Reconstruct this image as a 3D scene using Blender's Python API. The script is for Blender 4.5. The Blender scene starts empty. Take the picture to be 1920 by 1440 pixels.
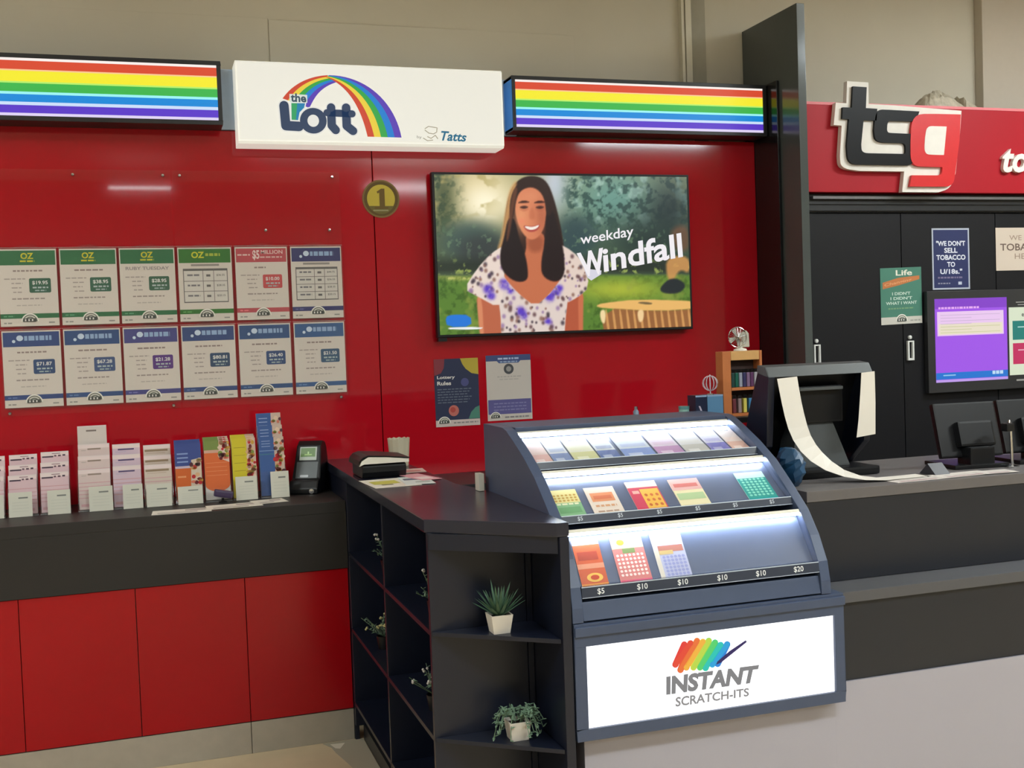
import bpy, bmesh, math, random
import numpy as np
from mathutils import Vector, Matrix
from mathutils.geometry import tessellate_polygon

scene = bpy.context.scene
COL = scene.collection
random.seed(7)
PI = math.pi

# ------------------------------------------------------------------ camera
cam_d = bpy.data.cameras.new('camera')
cam = bpy.data.objects.new('camera', cam_d)
COL.objects.link(cam)
R_right = Vector((0.95033, -0.30934, -0.03616))
R_down = Vector((-0.04647, -0.02599, -0.99858))
R_fwd = R_right.cross(R_down)
if R_fwd.y < 0: R_fwd = -R_fwd
cam.matrix_world = Matrix(((R_right.x, -R_down.x, -R_fwd.x, 0.0),
                           (R_right.y, -R_down.y, -R_fwd.y, -4.758),
                           (R_right.z, -R_down.z, -R_fwd.z, 1.5),
                           (0, 0, 0, 1)))
cam_d.sensor_width = 36.0
cam_d.lens = 2123.87 / 1920.0 * 36.0
cam_d.clip_start = 0.05
scene.camera = cam

# ------------------------------------------------------------------ world, lights, exposure
world = bpy.data.worlds.new('world'); scene.world = world
world.use_nodes = True
world.node_tree.nodes['Background'].inputs[0].default_value = (1.0, 0.95, 0.88, 1)
world.node_tree.nodes['Background'].inputs[1].default_value = 0.12
scene.view_settings.view_transform = 'Standard'
scene.view_settings.look = 'None'
scene.view_settings.exposure = 0.0
scene.view_settings.gamma = 1.0
scene.view_settings.use_curve_mapping = False


def ceiling_lamp(x, y, sx, sy, watts, up=0.5, col=(0.88, 0.965, 1.0)):
    """a suspended batten: most of its light goes down, some up onto the ceiling"""
    for k, (e, rx) in enumerate(((watts, 0.0), (watts * up, PI))):
        l = bpy.data.lights.new('ceiling_lamp', 'AREA')
        l.shape = 'RECTANGLE'; l.size = sx; l.size_y = sy
        l.energy = e; l.color = col
        o = bpy.data.objects.new('ceiling_lamp', l)
        o.location = (x, y, 3.20 + 0.02 * k); o.rotation_euler = (rx, 0, 0)
        COL.objects.link(o)


# the shop's ceiling strips, in rows running back from the counters
ceiling_lamp(0.05, -7.6, 0.62, 0.25, 4)
ceiling_lamp(-1.9, -2.1, 1.2, 0.3, 43, 0.7)
ceiling_lamp(1.5, -4.6, 1.2, 0.3, 66)
ceiling_lamp(4.3, -4.4, 1.2, 0.3, 50)
ceiling_lamp(4.5, -1.95, 1.2, 0.3, 58, 0.7)
ceiling_lamp(-2.6, -7.0, 1.2, 0.3, 40)
ceiling_lamp(3.0, -7.4, 1.2, 0.3, 40)

# ------------------------------------------------------------------ helpers


def lin(c):
    if isinstance(c, str):
        c = tuple(int(c[i:i + 2], 16) for i in (0, 2, 4))
    out = []
    for v in c[:3]:
        v /= 255.0
        out.append(v / 12.92 if v <= 0.04045 else ((v + 0.055) / 1.055) ** 2.4)
    return tuple(out)


MATS = {}


def mat(name, rgb, rough=0.5, metal=0.0, emit=0.0, noise=0.06, nscale=30.0, spec=0.5, bump=0.0, trans=0.0, coat=0.0):
    if name in MATS: return MATS[name]
    m = bpy.data.materials.new(name); m.use_nodes = True
    nt = m.node_tree; b = nt.nodes['Principled BSDF']
    c = lin(rgb)
    tc = nt.nodes.new('ShaderNodeTexCoord')
    nz = nt.nodes.new('ShaderNodeTexNoise'); nz.inputs['Scale'].default_value = nscale
    nz.inputs['Detail'].default_value = 3.0
    nt.links.new(tc.outputs['Object'], nz.inputs['Vector'])
    mp = nt.nodes.new('ShaderNodeMapRange')
    mp.inputs['To Min'].default_value = 1 - noise; mp.inputs['To Max'].default_value = 1 + noise
    nt.links.new(nz.outputs['Fac'], mp.inputs['Value'])
    mx = nt.nodes.new('ShaderNodeVectorMath'); mx.operation = 'SCALE'
    mx.inputs[0].default_value = c
    nt.links.new(mp.outputs['Result'], mx.inputs['Scale'])
    nt.links.new(mx.outputs['Vector'], b.inputs['Base Color'])
    b.inputs['Roughness'].default_value = rough
    b.inputs['Metallic'].default_value = metal
    b.inputs['Specular IOR Level'].default_value = spec
    b.inputs['Coat Weight'].default_value = coat
    b.inputs['Coat Roughness'].default_value = 0.04
    if trans: b.inputs['Transmission Weight'].default_value = trans
    if emit:
        nt.links.new(mx.outputs['Vector'], b.inputs['Emission Color'])
        b.inputs['Emission Strength'].default_value = emit
    if bump:
        bp = nt.nodes.new('ShaderNodeBump'); bp.inputs['Strength'].default_value = bump
        bp.inputs['Distance'].default_value = 0.004
        nt.links.new(nz.outputs['Fac'], bp.inputs['Height'])
        nt.links.new(bp.outputs['Normal'], b.inputs['Normal'])
    MATS[name] = m
    return m


def vmat(name, rough=0.5, emit=0.0, spec=0.4, base=1.0, coat=0.0):
    """material that takes its printed colours from the mesh's own colour attribute"""
    if name in MATS: return MATS[name]
    m = bpy.data.materials.new(name); m.use_nodes = True
    nt = m.node_tree; b = nt.nodes['Principled BSDF']
    a = nt.nodes.new('ShaderNodeAttribute'); a.attribute_name = 'Col'
    if base > 0:
        sc = nt.nodes.new('ShaderNodeVectorMath'); sc.operation = 'SCALE'; sc.inputs['Scale'].default_value = base
        nt.links.new(a.outputs['Color'], sc.inputs[0])
        nt.links.new(sc.outputs['Vector'], b.inputs['Base Color'])
    else:
        b.inputs['Base Color'].default_value = (0.01, 0.01, 0.01, 1)
    b.inputs['Roughness'].default_value = rough
    b.inputs['Specular IOR Level'].default_value = spec
    b.inputs['Coat Weight'].default_value = coat
    if emit:
        nt.links.new(a.outputs['Color'], b.inputs['Emission Color'])
        b.inputs['Emission Strength'].default_value = emit
    MATS[name] = m
    return m


def clearmat(name, tint=(255, 255, 255), gloss=0.06, rough=0.03, opac=0.0):
    """clear acrylic sheet: see-through with a fresnel sheen"""
    if name in MATS: return MATS[name]
    m = bpy.data.materials.new(name); m.use_nodes = True
    nt = m.node_tree; nt.nodes.clear()
    o = nt.nodes.new('ShaderNodeOutputMaterial')
    t = nt.nodes.new('ShaderNodeBsdfTransparent'); t.inputs[0].default_value = (*lin(tint), 1)
    g = nt.nodes.new('ShaderNodeBsdfGlossy'); g.inputs['Roughness'].default_value = rough
    d = nt.nodes.new('ShaderNodeBsdfDiffuse'); d.inputs[0].default_value = (0.8, 0.8, 0.8, 1)
    lw = nt.nodes.new('ShaderNodeFresnel'); lw.inputs['IOR'].default_value = 1.45
    mr = nt.nodes.new('ShaderNodeMath'); mr.operation = 'MULTIPLY'; mr.inputs[1].default_value = gloss / 0.034; mr.use_clamp = True
    ge = nt.nodes.new('ShaderNodeNewGeometry'); fb = nt.nodes.new('ShaderNodeMath'); fb.operation = 'SUBTRACT'; fb.inputs[0].default_value = 1.0
    nt.links.new(ge.outputs['Backfacing'], fb.inputs[1])
    fm = nt.nodes.new('ShaderNodeMath'); fm.operation = 'MULTIPLY'
    nt.links.new(lw.outputs[0], fm.inputs[0]); nt.links.new(fb.outputs[0], fm.inputs[1])
    nt.links.new(fm.outputs[0], mr.inputs[0])
    mx = nt.nodes.new('ShaderNodeMixShader')
    nt.links.new(mr.outputs[0], mx.inputs[0]); nt.links.new(t.outputs[0], mx.inputs[1]); nt.links.new(g.outputs[0], mx.inputs[2])
    m2 = nt.nodes.new('ShaderNodeMixShader'); m2.inputs[0].default_value = opac
    nt.links.new(mx.outputs[0], m2.inputs[1]); nt.links.new(d.outputs[0], m2.inputs[2])
    nt.links.new(m2.outputs[0], o.inputs['Surface'])
    MATS[name] = m
    return m


class MB:
    """collects faces (with an optional printed colour each) and links them as one mesh object"""
    def __init__(s): s.v = []; s.f = []; s.c = []; s.m = []

    def face(s, pts, col=None, mi=0):
        n = len(s.v); s.v += [tuple(p) for p in pts]
        s.f.append(tuple(range(n, n + len(pts)))); s.c.append(col); s.m.append(mi)

    def mesh(s, verts, faces, col=None, mi=0):
        n = len(s.v); s.v += [tuple(p) for p in verts]
        for f in faces:
            s.f.append(tuple(i + n for i in f)); s.c.append(col); s.m.append(mi)

    def box(s, x0, y0, z0, x1, y1, z1, col=None, mi=0, M=None):
        if x0 > x1: x0, x1 = x1, x0
        if y0 > y1: y0, y1 = y1, y0
        if z0 > z1: z0, z1 = z1, z0
        v = [Vector(p) for p in ((x0, y0, z0), (x1, y0, z0), (x1, y1, z0), (x0, y1, z0), (x0, y0, z1), (x1, y0, z1), (x1, y1, z1), (x0, y1, z1))]
        if M is not None: v = [M @ p for p in v]
        s.mesh(v, [(3, 2, 1, 0), (4, 5, 6, 7), (0, 1, 5, 4), (1, 2, 6, 5), (2, 3, 7, 6), (3, 0, 4, 7)], col, mi)
        return s

    def prism(s, poly, vec, col=None, mi=0):
        """poly: list of 3-D points (planar), extruded by vec"""
        vec = Vector(vec); a = [Vector(p) for p in poly]; b = [p + vec for p in a]
        n = len(a)
        nrm = Vector((0, 0, 0))
        for i in range(n): nrm += a[i].cross(a[(i + 1) % n])
        if nrm.dot(vec) > 0: a, b = list(reversed(a)), list(reversed(b))
        s.mesh(a + b, [tuple(range(n)), tuple(range(2 * n - 1, n - 1, -1))] +
               [((i + 1) % n, i, i + n, (i + 1) % n + n) for i in range(n)], col, mi)
        return s

    def tube(s, pts, r, n=10, r1=None, col=None, mi=0, caps=True):
        pts = [Vector(p) for p in pts]; rings = []
        up = Vector((0, 0, 1))
        for i, p in enumerate(pts):
            t = (pts[min(i + 1, len(pts) - 1)] - pts[max(i - 1, 0)]).normalized()
            a = t.cross(up)
            if a.length < 1e-3: a = t.cross(Vector((1, 0, 0)))
            a.normalize(); b = t.cross(a)
            rr = r if r1 is None else r + (r1 - r) * i / max(1, len(pts) - 1)
            rings.append([p + (a * math.cos(2 * PI * k / n) + b * math.sin(2 * PI * k / n)) * rr for k in range(n)])
        v = [q for rg in rings for q in rg]
        f = [(i * n + k, i * n + (k + 1) % n, (i + 1) * n + (k + 1) % n, (i + 1) * n + k) for i in range(len(rings) - 1) for k in range(n)]
        if caps: f += [tuple(range(n - 1, -1, -1)), tuple(range((len(rings) - 1) * n, len(rings) * n))]
        s.mesh(v, f, col, mi)
        return s

    def lathe(s, c, prof, n=24, col=None, mi=0, axis='z'):
        c = Vector(c); v = []
        for (r, h) in prof:
            for k in range(n):
                a = 2 * PI * k / n
                if axis == 'z': v.append(c + Vector((r * math.cos(a), r * math.sin(a), h)))
                else: v.append(c + Vector((r * math.cos(a), -h, r * math.sin(a))))
        m = len(prof)
        f = [(i * n + k, i * n + (k + 1) % n, (i + 1) * n + (k + 1) % n, (i + 1) * n + k) for i in range(m - 1) for k in range(n)]
        f += [tuple(range(n - 1, -1, -1)), tuple(range((m - 1) * n, m * n))]
        s.mesh(v, f, col, mi)
        return s

    def build(s, name, m, parent=None, bevel=0.0, smooth=False, origin=None):
        me = bpy.data.meshes.new(name)
        me.from_pydata(s.v, [], s.f); me.update()
        ms = m if isinstance(m, (list, tuple)) else [m]
        for x in ms: me.materials.append(x)
        if len(ms) > 1: me.polygons.foreach_set('material_index', s.m)
        if any(c is not None for c in s.c):
            at = me.color_attributes.new('Col', 'FLOAT_COLOR', 'CORNER')
            arr = []
            cache = {}
            for f, c in zip(s.f, s.c):
                if c not in cache: cache[c] = (*lin(c if c is not None else (255, 255, 255)), 1.0)
                arr += list(cache[c]) * len(f)
            at.data.foreach_set('color', arr)
        if smooth:
            me.polygons.foreach_set('use_smooth', [True] * len(me.polygons))
            try: me.set_sharp_from_angle(angle=math.radians(40))
            except Exception: pass
        o = bpy.data.objects.new(name, me); COL.objects.link(o)
        if parent is not None:
            o.parent = parent
            o.matrix_parent_inverse = world_of(parent).inverted()
        elif origin is not None:
            me.transform(Matrix.Translation(-Vector(origin))); o.location = origin
        if bevel:
            bm = bmesh.new(); bm.from_mesh(me)
            bmesh.ops.remove_doubles(bm, verts=bm.verts, dist=1e-6)
            ed = [e for e in bm.edges if len(e.link_faces) == 2 and e.calc_face_angle(0) > 0.5]
            try:
                bmesh.ops.bevel(bm, geom=ed, offset=bevel, segments=2, profile=0.7, affect='EDGES', clamp_overlap=True)
                bm.to_mesh(me)
            except Exception: pass
            bm.free()
        return o


def world_of(o):
    M = Matrix.Translation(o.location)
    if o.parent is not None: return world_of(o.parent) @ o.matrix_parent_inverse @ M
    return M


def tag(o, label, cat, group=None, kind=None):
    o['label'] = label; o['category'] = cat
    if group: o['group'] = group
    if kind: o['kind'] = kind
    return o


def thing(name, label, cat, loc, group=None):
    o = bpy.data.objects.new(name, None); COL.objects.link(o)
    o.location = loc; o.empty_display_size = 0.05
    return tag(o, label, cat, group)


def struct(name, mb, m, **k):
    o = mb.build(name, m, **k); o['kind'] = 'structure'
    return o


def copy_tree(o, loc, label=None):
    """a copy of a thing with copies of its parts and their sub-parts"""
    r = o.copy(); COL.objects.link(r); r.location = loc
    if label: r['label'] = label
    for ch in [x for x in scene.objects if x.parent == o]:
        c = ch.copy(); COL.objects.link(c); c.parent = r
        for g in [x for x in scene.objects if x.parent == ch]:
            d = g.copy(); COL.objects.link(d); d.parent = c
    return r


TXT = {}


def text_geo(s, bold=0.0, shear=0.0):
    k = (s, bold, shear)
    if k not in TXT:
        cu = bpy.data.curves.new('t', 'FONT'); cu.body = s; cu.size = 1.0
        cu.offset = bold; cu.shear = shear; cu.resolution_u = 3
        o = bpy.data.objects.new('t', cu)
        COL.objects.link(o)
        dg = bpy.context.evaluated_depsgraph_get()
        me = bpy.data.meshes.new_from_object(o.evaluated_get(dg))
        v = [(p.co.x, p.co.y) for p in me.vertices]; f = [tuple(p.vertices) for p in me.polygons]
        bpy.data.objects.remove(o); bpy.data.curves.remove(cu); bpy.data.meshes.remove(me)
        if not v: v = [(0, 0), (1, 0), (1, 1)]; f = [(0, 1, 2)]
        xs = [p[0] for p in v]; ys = [p[1] for p in v]
        x0, x1, y0, y1 = min(xs), max(xs), min(ys), max(ys)
        TXT[k] = ([((p[0] - x0) / (x1 - x0 + 1e-9), (p[1] - y0) / (y1 - y0 + 1e-9)) for p in v], f, (x1 - x0) / (y1 - y0 + 1e-9))
    return TXT[k]


def homography(src, dst):
    A = []; b = []
    for (x, y), (u, v) in zip(src, dst):
        A.append([x, y, 1, 0, 0, 0, -u * x, -u * y]); b.append(u)
        A.append([0, 0, 0, x, y, 1, -v * x, -v * y]); b.append(v)
    h = np.linalg.solve(np.array(A, float), np.array(b, float))
    h = np.append(h, 1).reshape(3, 3)
    return lambda p: ((h[0, 0] * p[0] + h[0, 1] * p[1] + h[0, 2]) / (h[2, 0] * p[0] + h[2, 1] * p[1] + 1),
                      (h[1, 0] * p[0] + h[1, 1] * p[1] + h[1, 2]) / (h[2, 0] * p[0] + h[2, 1] * p[1] + 1))


class Art:
    """flat printed artwork on the plane O + u U + v V, ink layers a hair apart along N"""
    def __init__(s, O, U=(1, 0, 0), V=(0, 0, 1), step=0.00025):
        s.O = Vector(O); s.U = Vector(U).normalized(); s.V = Vector(V).normalized()
        s.N = s.U.cross(s.V); s.step = step; s.b = MB(); s.T = None

    def P(s, p, layer):
        if s.T is not None: p = s.T(p)
        return s.O + s.U * p[0] + s.V * p[1] + s.N * (layer * s.step)

    def card(s, w, h, t, col):
        a = [s.O + s.U * u + s.V * v for u, v in ((0, 0), (w, 0), (w, h), (0, h))]
        s.b.prism([p - s.N * t for p in a], s.N * t, col)
        return s

    def poly(s, pts, col, layer=1):
        q = [s.P(p, layer) for p in pts]
        if len(q) > 4:
            for t in tessellate_polygon([q]):
                a = [q[i] for i in t]
                if (a[1] - a[0]).cross(a[2] - a[0]).dot(s.N) < 0: a.reverse()
                s.b.face(a, col)
        else:
            if (q[1] - q[0]).cross(q[2] - q[0]).dot(s.N) < 0: q.reverse()
            s.b.face(q, col)
        return s

    def rect(s, u0, v0, u1, v1, col, layer=1): return s.poly([(u0, v0), (u1, v0), (u1, v1), (u0, v1)], col, layer)

    def ell(s, u, v, ru, rv, col, layer=1, n=24, a0=0, a1=360):
        pts = [(u + ru * math.cos(math.radians(a0 + (a1 - a0) * k / n)), v + rv * math.sin(math.radians(a0 + (a1 - a0) * k / n))) for k in range(n + (0 if a1 - a0 == 360 else 1))]
        return s.poly(pts, col, layer)

    def rrect(s, u0, v0, u1, v1, r, col, layer=1):
        pts = []
        for (cu, cv, a) in ((u1 - r, v0 + r, -90), (u1 - r, v1 - r, 0), (u0 + r, v1 - r, 90), (u0 + r, v0 + r, 180)):
            for k in range(5):
                t = math.radians(a + k * 22.5); pts.append((cu + r * math.cos(t), cv + r * math.sin(t)))
        return s.poly(pts, col, layer)

    def stroke(s, pts, w, col, layer=1, round_=True):
        for (a, b) in zip(pts[:-1], pts[1:]):
            dx, dy = b[0] - a[0], b[1] - a[1]; L = math.hypot(dx, dy) or 1
            nx, ny = -dy / L * w / 2, dx / L * w / 2
            layer += 0.08
            s.poly([(a[0] + nx, a[1] + ny), (a[0] - nx, a[1] - ny), (b[0] - nx, b[1] - ny), (b[0] + nx, b[1] + ny)], col, layer)
        if round_:
            for p in pts:
                layer += 0.04; s.ell(p[0], p[1], w / 2, w / 2, col, layer, 16)
        return s

    def textq(s, t, quad, col, layer=2, bold=0.0, shear=0.0):
        """text stretched into the quad BL, BR, TR, TL"""
        v, f, _ = text_geo(t, bold, shear)
        bl, br, tr, tl = quad
        q = [s.P(((bl[0] * (1 - x) + br[0] * x) * (1 - y) + (tl[0] * (1 - x) + tr[0] * x) * y,
                  (bl[1] * (1 - x) + br[1] * x) * (1 - y) + (tl[1] * (1 - x) + tr[1] * x) * y), layer) for x, y in v]
        a = f[0]
        if len(q) > 2 and (q[a[1]] - q[a[0]]).cross(q[a[2]] - q[a[0]]).dot(s.N) < 0: f = [tuple(reversed(g)) for g in f]
        s.b.mesh(q, f, col)
        return s

    def text(s, t, u, v, h, col, layer=2, bold=0.0, align='l', w=None, shear=0.0):
        asp = text_geo(t, bold, shear)[2]
        w = w or h * asp
        if align == 'c': u -= w / 2
        if align == 'r': u -= w
        return s.textq(t, [(u, v), (u + w, v), (u + w, v + h), (u, v + h)], col, layer, bold, shear)

    def lines(s, u0, u1, v, h, col, layer=2, seed=0):
        """a row of print too small to read: short dashes"""
        r = random.Random(seed); u = u0
        while u < u1:
            w = min(r.uniform(0.008, 0.022), u1 - u)
            s.rect(u, v, u + w, v + h, col, layer); u += w + 0.004
        return s

    def build(s, name, m, parent=None, **k): return s.b.build(name, m, parent, **k)


def small_arch(A, u, v, w, layer, inner=(70, 75, 70)):
    """the little arched emblem at the foot of the draw posters"""
    h = w * 0.5
    A.ell(u, v, w / 2, h, (240, 238, 228), layer, 20, 0, 180)
    for k, c in enumerate(((120, 120, 110), (215, 212, 200), (95, 98, 90), (225, 222, 210))):
        A.ell(u, v, w / 2 * (0.86 - 0.14 * k), h * (0.86 - 0.14 * k), c, layer + 1 + k, 16, 0, 180)
    A.rect(u - w * 0.40, v - h * 0.05, u + w * 0.36, v + h * 0.38, inner, layer + 6)
    for k in range(3):
        A.rect(u - w * (0.30 - 0.2 * k), v + h * 0.04, u - w * (0.22 - 0.2 * k), v + h * 0.28, (235, 232, 225), layer + 7)


def empty_print(base=1.0): return vmat('printed_paper', 0.55, 0.0, 0.35, base)


PAPER = vmat('printed_paper', 0.55)
CARD = vmat('printed_gloss_card', 0.3)
LIT = vmat('backlit_print', 0.35, 1.0, 0.3, 0.0)
WHITE_PAINT = mat('beige_wall_paint', (205, 198, 180), 0.75, noise=0.04, nscale=4)
BLACK_GLOSS = mat('black_gloss_laminate', (26, 27, 28), 0.16, noise=0.08, nscale=12)
BLACK_SATIN = mat('black_satin_laminate', (32, 33, 36), 0.38, noise=0.08, nscale=14)
NAVY_BLACK = mat('blue_black_laminate', (21, 26, 42), 0.34, noise=0.08, nscale=14)
CHARCOAL = mat('charcoal_laminate', (35, 33, 32), 0.5, noise=0.07, nscale=18)
RED_GLASS = mat('red_back_painted_glass', (178, 18, 32), 0.07, noise=0.03, nscale=2, spec=0.5)
RED_GLOSS = mat('red_gloss_board', (166, 10, 22), 0.16, noise=0.03, nscale=3, spec=0.35)
BLACK_PLASTIC = mat('black_plastic', (16, 17, 20), 0.4, noise=0.1, nscale=60, spec=0.35)
GREY_PLASTIC = mat('grey_plastic', (78, 82, 84), 0.45, noise=0.06, nscale=60)
WHITE_PLASTIC = mat('white_plastic', (222, 218, 204), 0.4, noise=0.03, nscale=40)
CHROME = mat('chrome', (205, 205, 205), 0.12, 1.0, noise=0.03)
ALU = mat('brushed_aluminium', (178, 172, 160), 0.4, 0.3, noise=0.1, nscale=20)
CLEAR = clearmat('clear_acrylic', gloss=0.05)
CLEAR_FAINT = clearmat('clear_acrylic_pocket', gloss=0.035, opac=0.012)
CLEAR_EDGE = clearmat('acrylic_polished_edge', (225, 235, 235), gloss=0.2, opac=0.18)

# ------------------------------------------------------------------ the setting
b = MB().box(-4.2, -9.2, -0.12, 7.2, 0.35, 0.0)
FLOOR = mat('tan_vinyl_floor', (204, 184, 150), 0.38, noise=0.16, nscale=6)
struct('floor', b, FLOOR)
CEIL = mat('white_ceiling_board', (226, 222, 212), 0.85, noise=0.03)
struct('ceiling', MB().box(-4.2, -9.2, 3.5, 7.2, 0.35, 3.6), CEIL)
struct('wall_back', MB().box(-4.2, 0.12, 0.0, 7.2, 0.26, 3.5), WHITE_PAINT)
struct('wall_left', MB().box(-4.3, -9.2, 0.0, -4.2, 0.35, 3.5), WHITE_PAINT)
struct('wall_right', MB().box(7.2, -9.2, 0.0, 7.3, 0.35, 3.5), WHITE_PAINT)
struct('wall_front', MB().box(-4.2, -9.3, 0.0, 7.2, -9.2, 3.5), mat('shop_front_grey', (150, 143, 134), 0.7))
# plaster boards and the vertical trunking on the upper wall
struct('trim_1', MB().box(0.563, 0.114, 2.40, 1.937, 0.12, 2.878), WHITE_PAINT, bevel=0.003)
struct('trim_2', MB().box(-4.1, 0.116, 2.40, 0.560, 0.12, 2.884), WHITE_PAINT, bevel=0.002)
b = MB().box(2.468, 0.085, 2.40, 2.482, 0.12, 3.5).box(2.486, 0.078, 2.40, 2.515, 0.12, 3.5)
struct('trim_3', b, mat('cream_trunking', (214, 208, 188), 0.5))
struct('trim_4', MB().box(2.52, 0.112, 2.40, 2.605, 0.12, 3.5), mat('darker_wall_strip', (168, 163, 146), 0.7))  # thin strip beside the trunking, darker than the wall
struct('trim_5', MB().box(4.16, 0.06, 2.3, 7.2, 0.12, 3.5), mat('warm_grey_wall_paint', (198, 188, 172), 0.75, noise=0.03), bevel=0.006)
# red back-painted glass wall behind the lottery counter, in three sheets
for n, (x0, x1) in enumerate(((-4.1, -0.852), (-0.848, 0.953), (0.957, 2.785))):
    struct('wall_back_panel_%d' % (n + 1), MB().box(x0, 0.0, 0.0, x1, 0.06, 2.389), RED_GLASS, bevel=0.002)
struct('trim_6', MB().box(-4.1, 0.062, 0.0, 2.785, 0.118, 2.385), mat('dark_batten', (70, 18, 20), 0.6))
struct('trim_7', MB().box(0.30, -0.012, 2.392, 1.60, 0.11, 2.634), mat('white_backing_blue_lit', (176, 194, 214), 0.5))  # white board; the bluish light on it is put into its colour
# black end return of the red wall and the tall black blade panel beside it
struct('trim_8', MB().box(2.787, -0.205, 0.0, 2.80, 0.06, 2.632), BLACK_GLOSS, bevel=0.002)
struct('trim_9', MB().box(2.802, -0.362, 0.0, 2.842, 0.115, 2.935), mat('dark_grey_gloss_laminate', (78, 84, 83), 0.18, noise=0.05, nscale=12), bevel=0.002)

# black cupboard doors under the red fascia on the right
dm = mat('black_cupboard_door', (22, 22, 26), 0.5, noise=0.08, nscale=8, spec=0.25)


def keyhole_handle(parent, x, z):
    y = -0.301
    h = MB().lathe((x, y, z + 0.052), [(0.0001, 0.0), (0.009, 0.0), (0.009, 0.008), (0.006, 0.011), (0.0001, 0.011)], 16, axis='y')
    for bx in ((-0.017, -0.045, -0.009, 0.030), (0.009, -0.045, 0.017, 0.030), (-0.017, -0.055, 0.017, -0.045), (-0.017, 0.030, 0.017, 0.036)):
        h.box(x + bx[0], y - 0.012, z + bx[1], x + bx[2], y, z + bx[3])
    o = h.build('handle', mat('white_handle', (226, 226, 222), 0.35), parent)
    o['label'] = 'white slotted pull handle'


for n, (x0, x1) in enumerate(((2.846, 3.365), (3.369, 3.90), (3.904, 4.45), (4.454, 5.0), (5.004, 5.6))):
    d = struct('door_%d' % (n + 1), MB().box(x0, -0.30, 0.02, x1, -0.275, 2.02), dm, bevel=0.002)
    if n == 0: keyhole_handle(d, 2.897, 1.392)
    if n == 1: keyhole_handle(d, 3.400, 1.392)
struct('wall_right_carcass', MB().box(2.846, -0.27, 0.0, 7.15, 0.055, 2.02), mat('black_carcass', (24, 24, 27), 0.6))
struct('trim_12', MB().box(2.846, -0.236, 2.108, 7.15, 0.055, 2.47), BLACK_SATIN)
# head track of the doors
b = MB().box(2.846, -0.318, 2.03, 7.1, -0.272, 2.045).box(2.846, -0.312, 2.06, 7.1, -0.272, 2.075)
b.box(2.846, -0.305, 2.024, 7.1, -0.272, 2.105)
struct('trim_10', b, BLACK_SATIN)
struct('trim_11', MB().box(2.885, -0.328, 2.082, 7.1, -0.306, 2.094), mat('grey_track_rail', (120, 120, 122), 0.35, 0.6))

# ------------------------------------------------------------------ red fascia with its raised letters
RED_FASCIA = mat('red_fascia_board', (172, 24, 38), 0.45, noise=0.03, nscale=3, spec=0.25)
fas = thing('fascia_board', 'long red fascia board above the black cupboard doors', 'signboard', (4.9, -0.345, 2.11))
MB().box(2.846, -0.345, 2.11, 7.05, -0.24, 2.505).build('panel', RED_FASCIA, fas, bevel=0.003)
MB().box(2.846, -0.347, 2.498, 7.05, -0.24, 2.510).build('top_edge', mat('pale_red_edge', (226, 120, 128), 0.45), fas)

H3 = homography([(720, 495), (1525, 495), (1525, 1190), (720, 1190)], [(2.97, 2.60), (3.662, 2.60), (3.655, 2.107), (2.972, 2.107)])


def h3(pts, y):
    # trace of the raised logo, laid on the fascia's own plane
    out = []
    for p in pts:
        u, v = H3(p); out.append((u, y, v))
    return out


def smooth_poly(pts, it=2):
    for _ in range(it):
        q = []
        for i in range(len(pts)):
            a, c = pts[i], pts[(i + 1) % len(pts)]
            if len(a) > 2 or len(c) > 2: pass
            q.append((a[0] * .75 + c[0] * .25, a[1] * .75 + c[1] * .25)); q.append((a[0] * .25 + c[0] * .75, a[1] * .25 + c[1] * .75))
        pts = q
    return pts


def rounded(pts, rad=22, seg=5):
    """round every corner flagged with a third value"""
    out = []
    n = len(pts)
    for i, p in enumerate(pts):
        if len(p) == 2: out.append(p); continue
        r = p[2]; a = pts[i - 1]; c = pts[(i + 1) % n]
        va = (a[0] - p[0], a[1] - p[1]); vc = (c[0] - p[0], c[1] - p[1])
        la = math.hypot(*va); lc = math.hypot(*vc)
        ra = min(r, la * .5); rc = min(r, lc * .5)
        s0 = (p[0] + va[0] / la * ra, p[1] + va[1] / la * ra); s1 = (p[0] + vc[0] / lc * rc, p[1] + vc[1] / lc * rc)
        for k in range(seg + 1):
            t = k / seg
            out.append(((1 - t) ** 2 * s0[0] + 2 * t * (1 - t) * p[0] + t * t * s1[0], (1 - t) ** 2 * s0[1] + 2 * t * (1 - t) * p[1] + t * t * s1[1]))
    return out


logo = thing('raised_logo_sign', 'white backed raised sign with black and red letters on red fascia', 'sign', (3.3, -0.345, 2.1))
backing = rounded([(808, 495), (938, 498), (936, 632), (1095, 635), (1525, 655), (1512, 820), (1482, 1062), (1450, 1160, 90), (1372, 1188), (1135, 1188), (1150, 1055),
                   (870, 1055), (755, 1040, 90), (752, 960), (768, 772), (720, 770), (736, 630), (800, 632)])
MB().prism(h3(backing, -0.347), (0, -0.026, 0)).build('backing_plate', mat('white_sign_foam', (236, 230, 222), 0.5), logo)
ts = rounded([(832, 530), (916, 532), (908, 662), (978, 664), (972, 738), (892, 738), (874, 890), (876, 945, 40), (1130, 945), (1150, 945, 20), (1152, 876, 30), (1090, 876),
              (962, 876, 100), (955, 800), (968, 668, 90), (1050, 668), (1242, 672), (1218, 737), (1085, 737), (1040, 738, 30), (1034, 812, 26), (1070, 814), (1172, 816), (1212, 816, 30), (1205, 930),
              (1196, 1018, 60), (1120, 1018), (900, 1018), (790, 1018, 110), (786, 900), (803, 735), (762, 733), (767, 662), (822, 662)])
MB().prism(h3(ts, -0.374), (0, -0.012, 0)).build('letters', mat('black_sign_acrylic', (14, 14, 17), 0.4, spec=0.2), logo)['label'] = 'black letters ts'
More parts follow.
